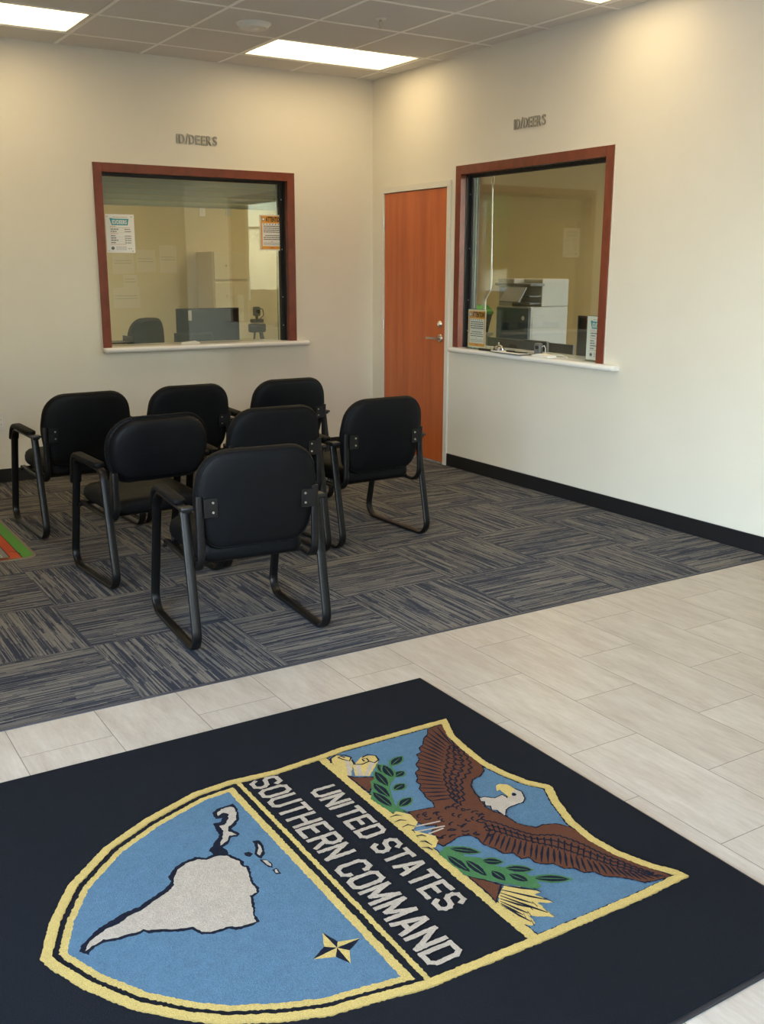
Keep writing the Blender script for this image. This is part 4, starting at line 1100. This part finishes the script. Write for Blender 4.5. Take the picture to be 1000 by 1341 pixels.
for i in range(len(S_)):
    a, b = Vector(S_[i]), Vector(S_[(i+1) % len(S_)]); c_, d_ = Vector(B1[i]), Vector(B1[(i+1) % len(B1)])
    k = max(1, int((b-a).length/.006))
    for q in range(k):
        for lst, u, v, am in ((oj, a, b, .0015), (ij, c_, d_, .0017)):
            p = u.lerp(v, q/k); e_ = am if q else .0004
            lst.append((p.x+R.uniform(-e_, e_), p.y+R.uniform(-e_, e_)))
for i in range(len(oj)):
    a, b, c_, d_ = oj[i], oj[(i+1) % len(oj)], ij[(i+1) % len(oj)], ij[i]
    mb.quad([(a[0], a[1], zz), (b[0], b[1], zz), (c_[0], c_[1], zz), (d_[0], d_[1], zz)], YE)
# block lettering, read along -y with its top towards +x
GLY = {
 'U': [[(0,6),(0,1),(.8,0),(3.2,0),(4,1),(4,6)]], 'N': [[(0,0),(0,6)],[(0,6),(4,0)],[(4,0),(4,6)]], 'I': [[(0,0),(0,6)]],
 'T': [[(0,6),(4,6)],[(2,6),(2,0)]], 'E': [[(4,6),(0,6),(0,0),(4,0)],[(0,3.1),(3.2,3.1)]], 'D': [[(0,0),(0,6),(3,6),(4,5),(4,1),(3,0),(0,0)]],
 'S': [[(4,4.9),(3.2,6),(.8,6),(0,5.1),(0,4.0),(.8,3.2),(3.2,2.8),(4,2),(4,.9),(3.2,0),(.8,0),(0,1.1)]],
 'A': [[(0,0),(1.7,6),(2.3,6),(4,0)],[(.7,1.9),(3.3,1.9)]], 'O': [[(.8,0),(0,1),(0,5),(.8,6),(3.2,6),(4,5),(4,1),(3.2,0),(.8,0)]],
 'H': [[(0,0),(0,6)],[(4,0),(4,6)],[(0,3),(4,3)]], 'R': [[(0,0),(0,6),(3.2,6),(4,5.2),(4,3.8),(3.2,3),(0,3)],[(2,3),(4,0)]],
 'C': [[(4,4.6),(4,5),(3.2,6),(.8,6),(0,5),(0,1),(.8,0),(3.2,0),(4,1),(4,1.4)]], 'M': [[(0,0),(0,6)],[(0,6),(2.4,1)],[(2.4,1),(4.8,6)],[(4.8,6),(4.8,0)]]}
def words(s, ystart, yend, xbase, xtop, sw):
    adv = [(.9 if c_ == 'I' else 2.6 if c_ == ' ' else 5.0 if c_ == 'M' else 4.0)+ (0 if c_ == ' ' else 1.9) for c_ in s]
    tot = sum(adv)-1.9; U = (ystart-yend-sw)/tot; V = (xtop-xbase-sw)/6; lv = level(); x = 0
    for c_, ad in zip(s, adv):
        for pl in GLY.get(c_, []):
            q = [(xbase+sw/2+b*V, ystart-sw/2-(x+a)*U) for a, b in pl]
            for a, b in zip(q, q[1:]):
                A_, B_ = Vector(a), Vector(b); k = max(2, int((B_-A_).length/.006)); d = (B_-A_).normalized()
                stroke([tuple((A_-d*sw*.38).lerp(B_+d*sw*.38, t/k)) for t in range(k+1)], sw, CR, lv, amp=.0011); lv += .35
        x += ad
    LAY[0] = int(lv)+1
words('UNITED STATES', .345, -.342, .123, .209, .0138)
words('SOUTHERN COMMAND', .488, -.494, -.012, .084, .0138)
mb.build('pile', PB, r, smooth=False, recalc=False)

# ------------------------------------------------------------------ children's play rug
rx0, rx1, ry0, ry1 = -4.95, -3.432, -2.125, -.95
RM = [mat('rug_tan_binding', (.22,.17,.115), .9), mat('rug_green', (.085,.27,.030), .9), mat('rug_black_line', (.02,.02,.02), .9), mat('rug_orange', (.75,.13,.03), .9),
      mat('rug_dark_orange', (.45,.055,.012), .9), mat('rug_road_grey', (.20,.19,.16), .9), mat('rug_white', (.6,.6,.55), .9), mat('rug_navy', (.03,.05,.16), .9), mat('rug_yellow', (.70,.42,.05), .9)]
r = empty('play_rug', (0, 0, 0), 0, 'colourful road-print play rug with green and orange borders at the left edge', 'rug')
def rrect(a, b, c_, d_, rad): return outline([(a, c_), (b, c_), (b, d_), (a, d_)], [rad]*4, 6)
mb = MB(); mb.prism(rrect(rx0, rx1, ry0, ry1, .06), 0.0, .006, mi=0); mb.build('binding', RM, r, smooth=False)
mb = MB()
z = .0066
def strip(a, b, c_, d_, mi):
    global z
    mb.poly([(a, c_), (b, c_), (b, d_), (a, d_)], z, mi); z += .00015
mb.poly(rrect(rx0+.016, rx1-.016, ry0+.016, ry1-.016, .045), z, 1); z += .0003
g0, g1 = ry0+.016, ry1-.016
strip(rx0+.05, rx1-.078, g0, g1, 2); strip(rx0+.05, rx1-.083, g0, g1, 3)
for k in range(64):
    t = g0+.004+k*.018
    if t < g1-.01: strip(rx1-.140, rx1-.083, t, t+.007, 4)
strip(rx0+.05, rx1-.142, g0, g1, 2); strip(rx0+.05, rx1-.147, g0, g1, 5)
for k in range(30):
    t = g0+.02+k*.036
    if t < g1-.05: strip(rx1-.184, rx1-.179, t, t+.018, 6)
strip(rx0+.05, rx1-.215, g0, g1, 5)
for (a_, b_, c_, d_, mi) in ((-.31, -.225, .14, .19, 3), (-.38, -.30, .17, .27, 8), (-.31, -.24, .215, .27, 8), (-.40, -.235, .085, .125, 7), (-.34, -.25, .050, .080, 3), (-.48, -.40, .10, .20, 1), (-.47, -.41, .25, .33, 8), (-.36, -.27, .31, .40, 3)):
    strip(rx1+a_, rx1+b_, ry0+c_, ry0+d_, mi)
# curved black rail line joining the border near the corner
P_ = [(rx1-.140+.055*math.sin(t), g0+.10-.09*(1-math.cos(t))) for t in [PI/2*k/8 for k in range(9)]]
for (xa, ya), (xb, yb) in zip(P_, P_[1:]): mb.poly([(xa-.002, ya-.002), (xa+.002, ya+.002), (xb+.002, yb+.002), (xb-.002, yb-.002)], z, 2)
mb.build('printed_pile', RM, r, smooth=False, recalc=False)

# ------------------------------------------------------------------ outside (seen only in the glass)
mb = MB(); mb.box((-40, -60, -.12), (40, YF-.15, -.07)); mb.box((-60, -60, -.12), (XL-.15, 10, -.07)); o = structure(mb, 'ground', noisy('paving', (.42,.41,.38), (.50,.48,.44), 2, .9))
hm = noisy('hedge_leaf', (.05,.12,.02), (.14,.28,.05), 6, .9)
for k in range(6):
    x = -22+k*7.5+R.uniform(-.5, .5); y = -27+R.uniform(-2, 2); hgt = R.uniform(4.5, 7)
    rt = empty('tree', (x, y, -.07), 0, 'leafy tree outside the storefront behind the camera, only reflected', 'tree', 'trees outside the storefront')
    mb = MB()
    bmesh.ops.create_icosphere(mb.bm, subdivisions=4, radius=1)
    for v in mb.bm.verts:
        n_ = .22*math.sin(v.co.x*7+k)+.2*math.sin(v.co.y*8+2*k)+.2*math.sin(v.co.z*9+k)
        v.co = Vector((v.co.x*2.6, v.co.y*2.2, v.co.z*hgt*.38))*(1+n_*.5) + Vector((0, 0, hgt*.62))
    mb.build('crown', hm, rt)
    mb = MB(); mb.tube([(0, 0, 0), (.1, 0, hgt*.4)], [.18, .12]); mb.build('trunk', mat('bark', (.10,.07,.05), .9), rt)

# ------------------------------------------------------------------ light
w = bpy.data.worlds.new('sky'); SC.world = w; w.use_nodes = True; nt = w.node_tree; nt.nodes.clear()
sk = N(nt, 'ShaderNodeTexSky', sky_type='NISHITA'); sk.sun_disc = False; sk.sun_elevation = math.radians(52); sk.sun_rotation = math.radians(140); sk.air_density = 1.0; sk.dust_density = 1.5
bg = N(nt, 'ShaderNodeBackground'); bg.inputs[1].default_value = SKY
ou = N(nt, 'ShaderNodeOutputWorld'); nt.links.new(sk.outputs[0], bg.inputs[0]); nt.links.new(bg.outputs[0], ou.inputs[0])
def portal(name, loc, rot, sx, sy):
    l = bpy.data.lights.new(name, 'AREA'); l.shape = 'RECTANGLE'; l.size = sx; l.size_y = sy; l.cycles.is_portal = True
    o = bpy.data.objects.new(name, l); COL.objects.link(o); o.location = loc; o.rotation_euler = rot; return o
portal('front_glazing_portal', ((FX0+FX1)/2, YF-.02, 1.42), (math.radians(90), 0, 0), FX1-FX0, 2.74)
portal('left_glazing_portal', (XL-.02, (LY0+LY1)/2, 1.42), (math.radians(90), 0, math.radians(-90)), LY1-LY0, 2.74)

sl = bpy.data.lights.new('sun', 'SUN'); sl.energy = SUN; sl.angle = math.radians(.6); sl.color = (1, .95, .86)
so = bpy.data.objects.new('sun', sl); COL.objects.link(so); so.location = (10, 10, 20); so.rotation_euler = Vector((.42, .30, .86)).to_track_quat('Z', 'Y').to_euler()
# ------------------------------------------------------------------ camera
cd_ = bpy.data.cameras.new('camera'); cam = bpy.data.objects.new('camera', cd_); COL.objects.link(cam)
right = Vector((.84843, -.529298, .003342)); up = Vector((.122819, .203004, .971445)); fw = Vector((.514862, .823792, -.237243))
m4 = Matrix((right, up, -fw)).transposed().to_4x4(); m4.translation = Vector((-4.62984, -7.57446, 1.54328)); cam.matrix_world = m4
cd_.sensor_fit = 'HORIZONTAL'; cd_.sensor_width = 36; cd_.lens = 1313.944*36/1000; cd_.clip_start = .05; cd_.clip_end = 300
SC.camera = cam
SC.view_settings.view_transform = 'Standard'; SC.view_settings.look = 'None'; SC.view_settings.gamma = 1; SC.view_settings.use_curve_mapping = False
SC.view_settings.exposure = EXPO
SC.cycles.max_bounces = 10; SC.cycles.diffuse_bounces = 5; SC.cycles.glossy_bounces = 5; SC.cycles.transparent_max_bounces = 16
SC.cycles.caustics_reflective = False; SC.cycles.caustics_refractive = False; SC.cycles.sample_clamp_indirect = 6
SC.cycles.use_denoising = True
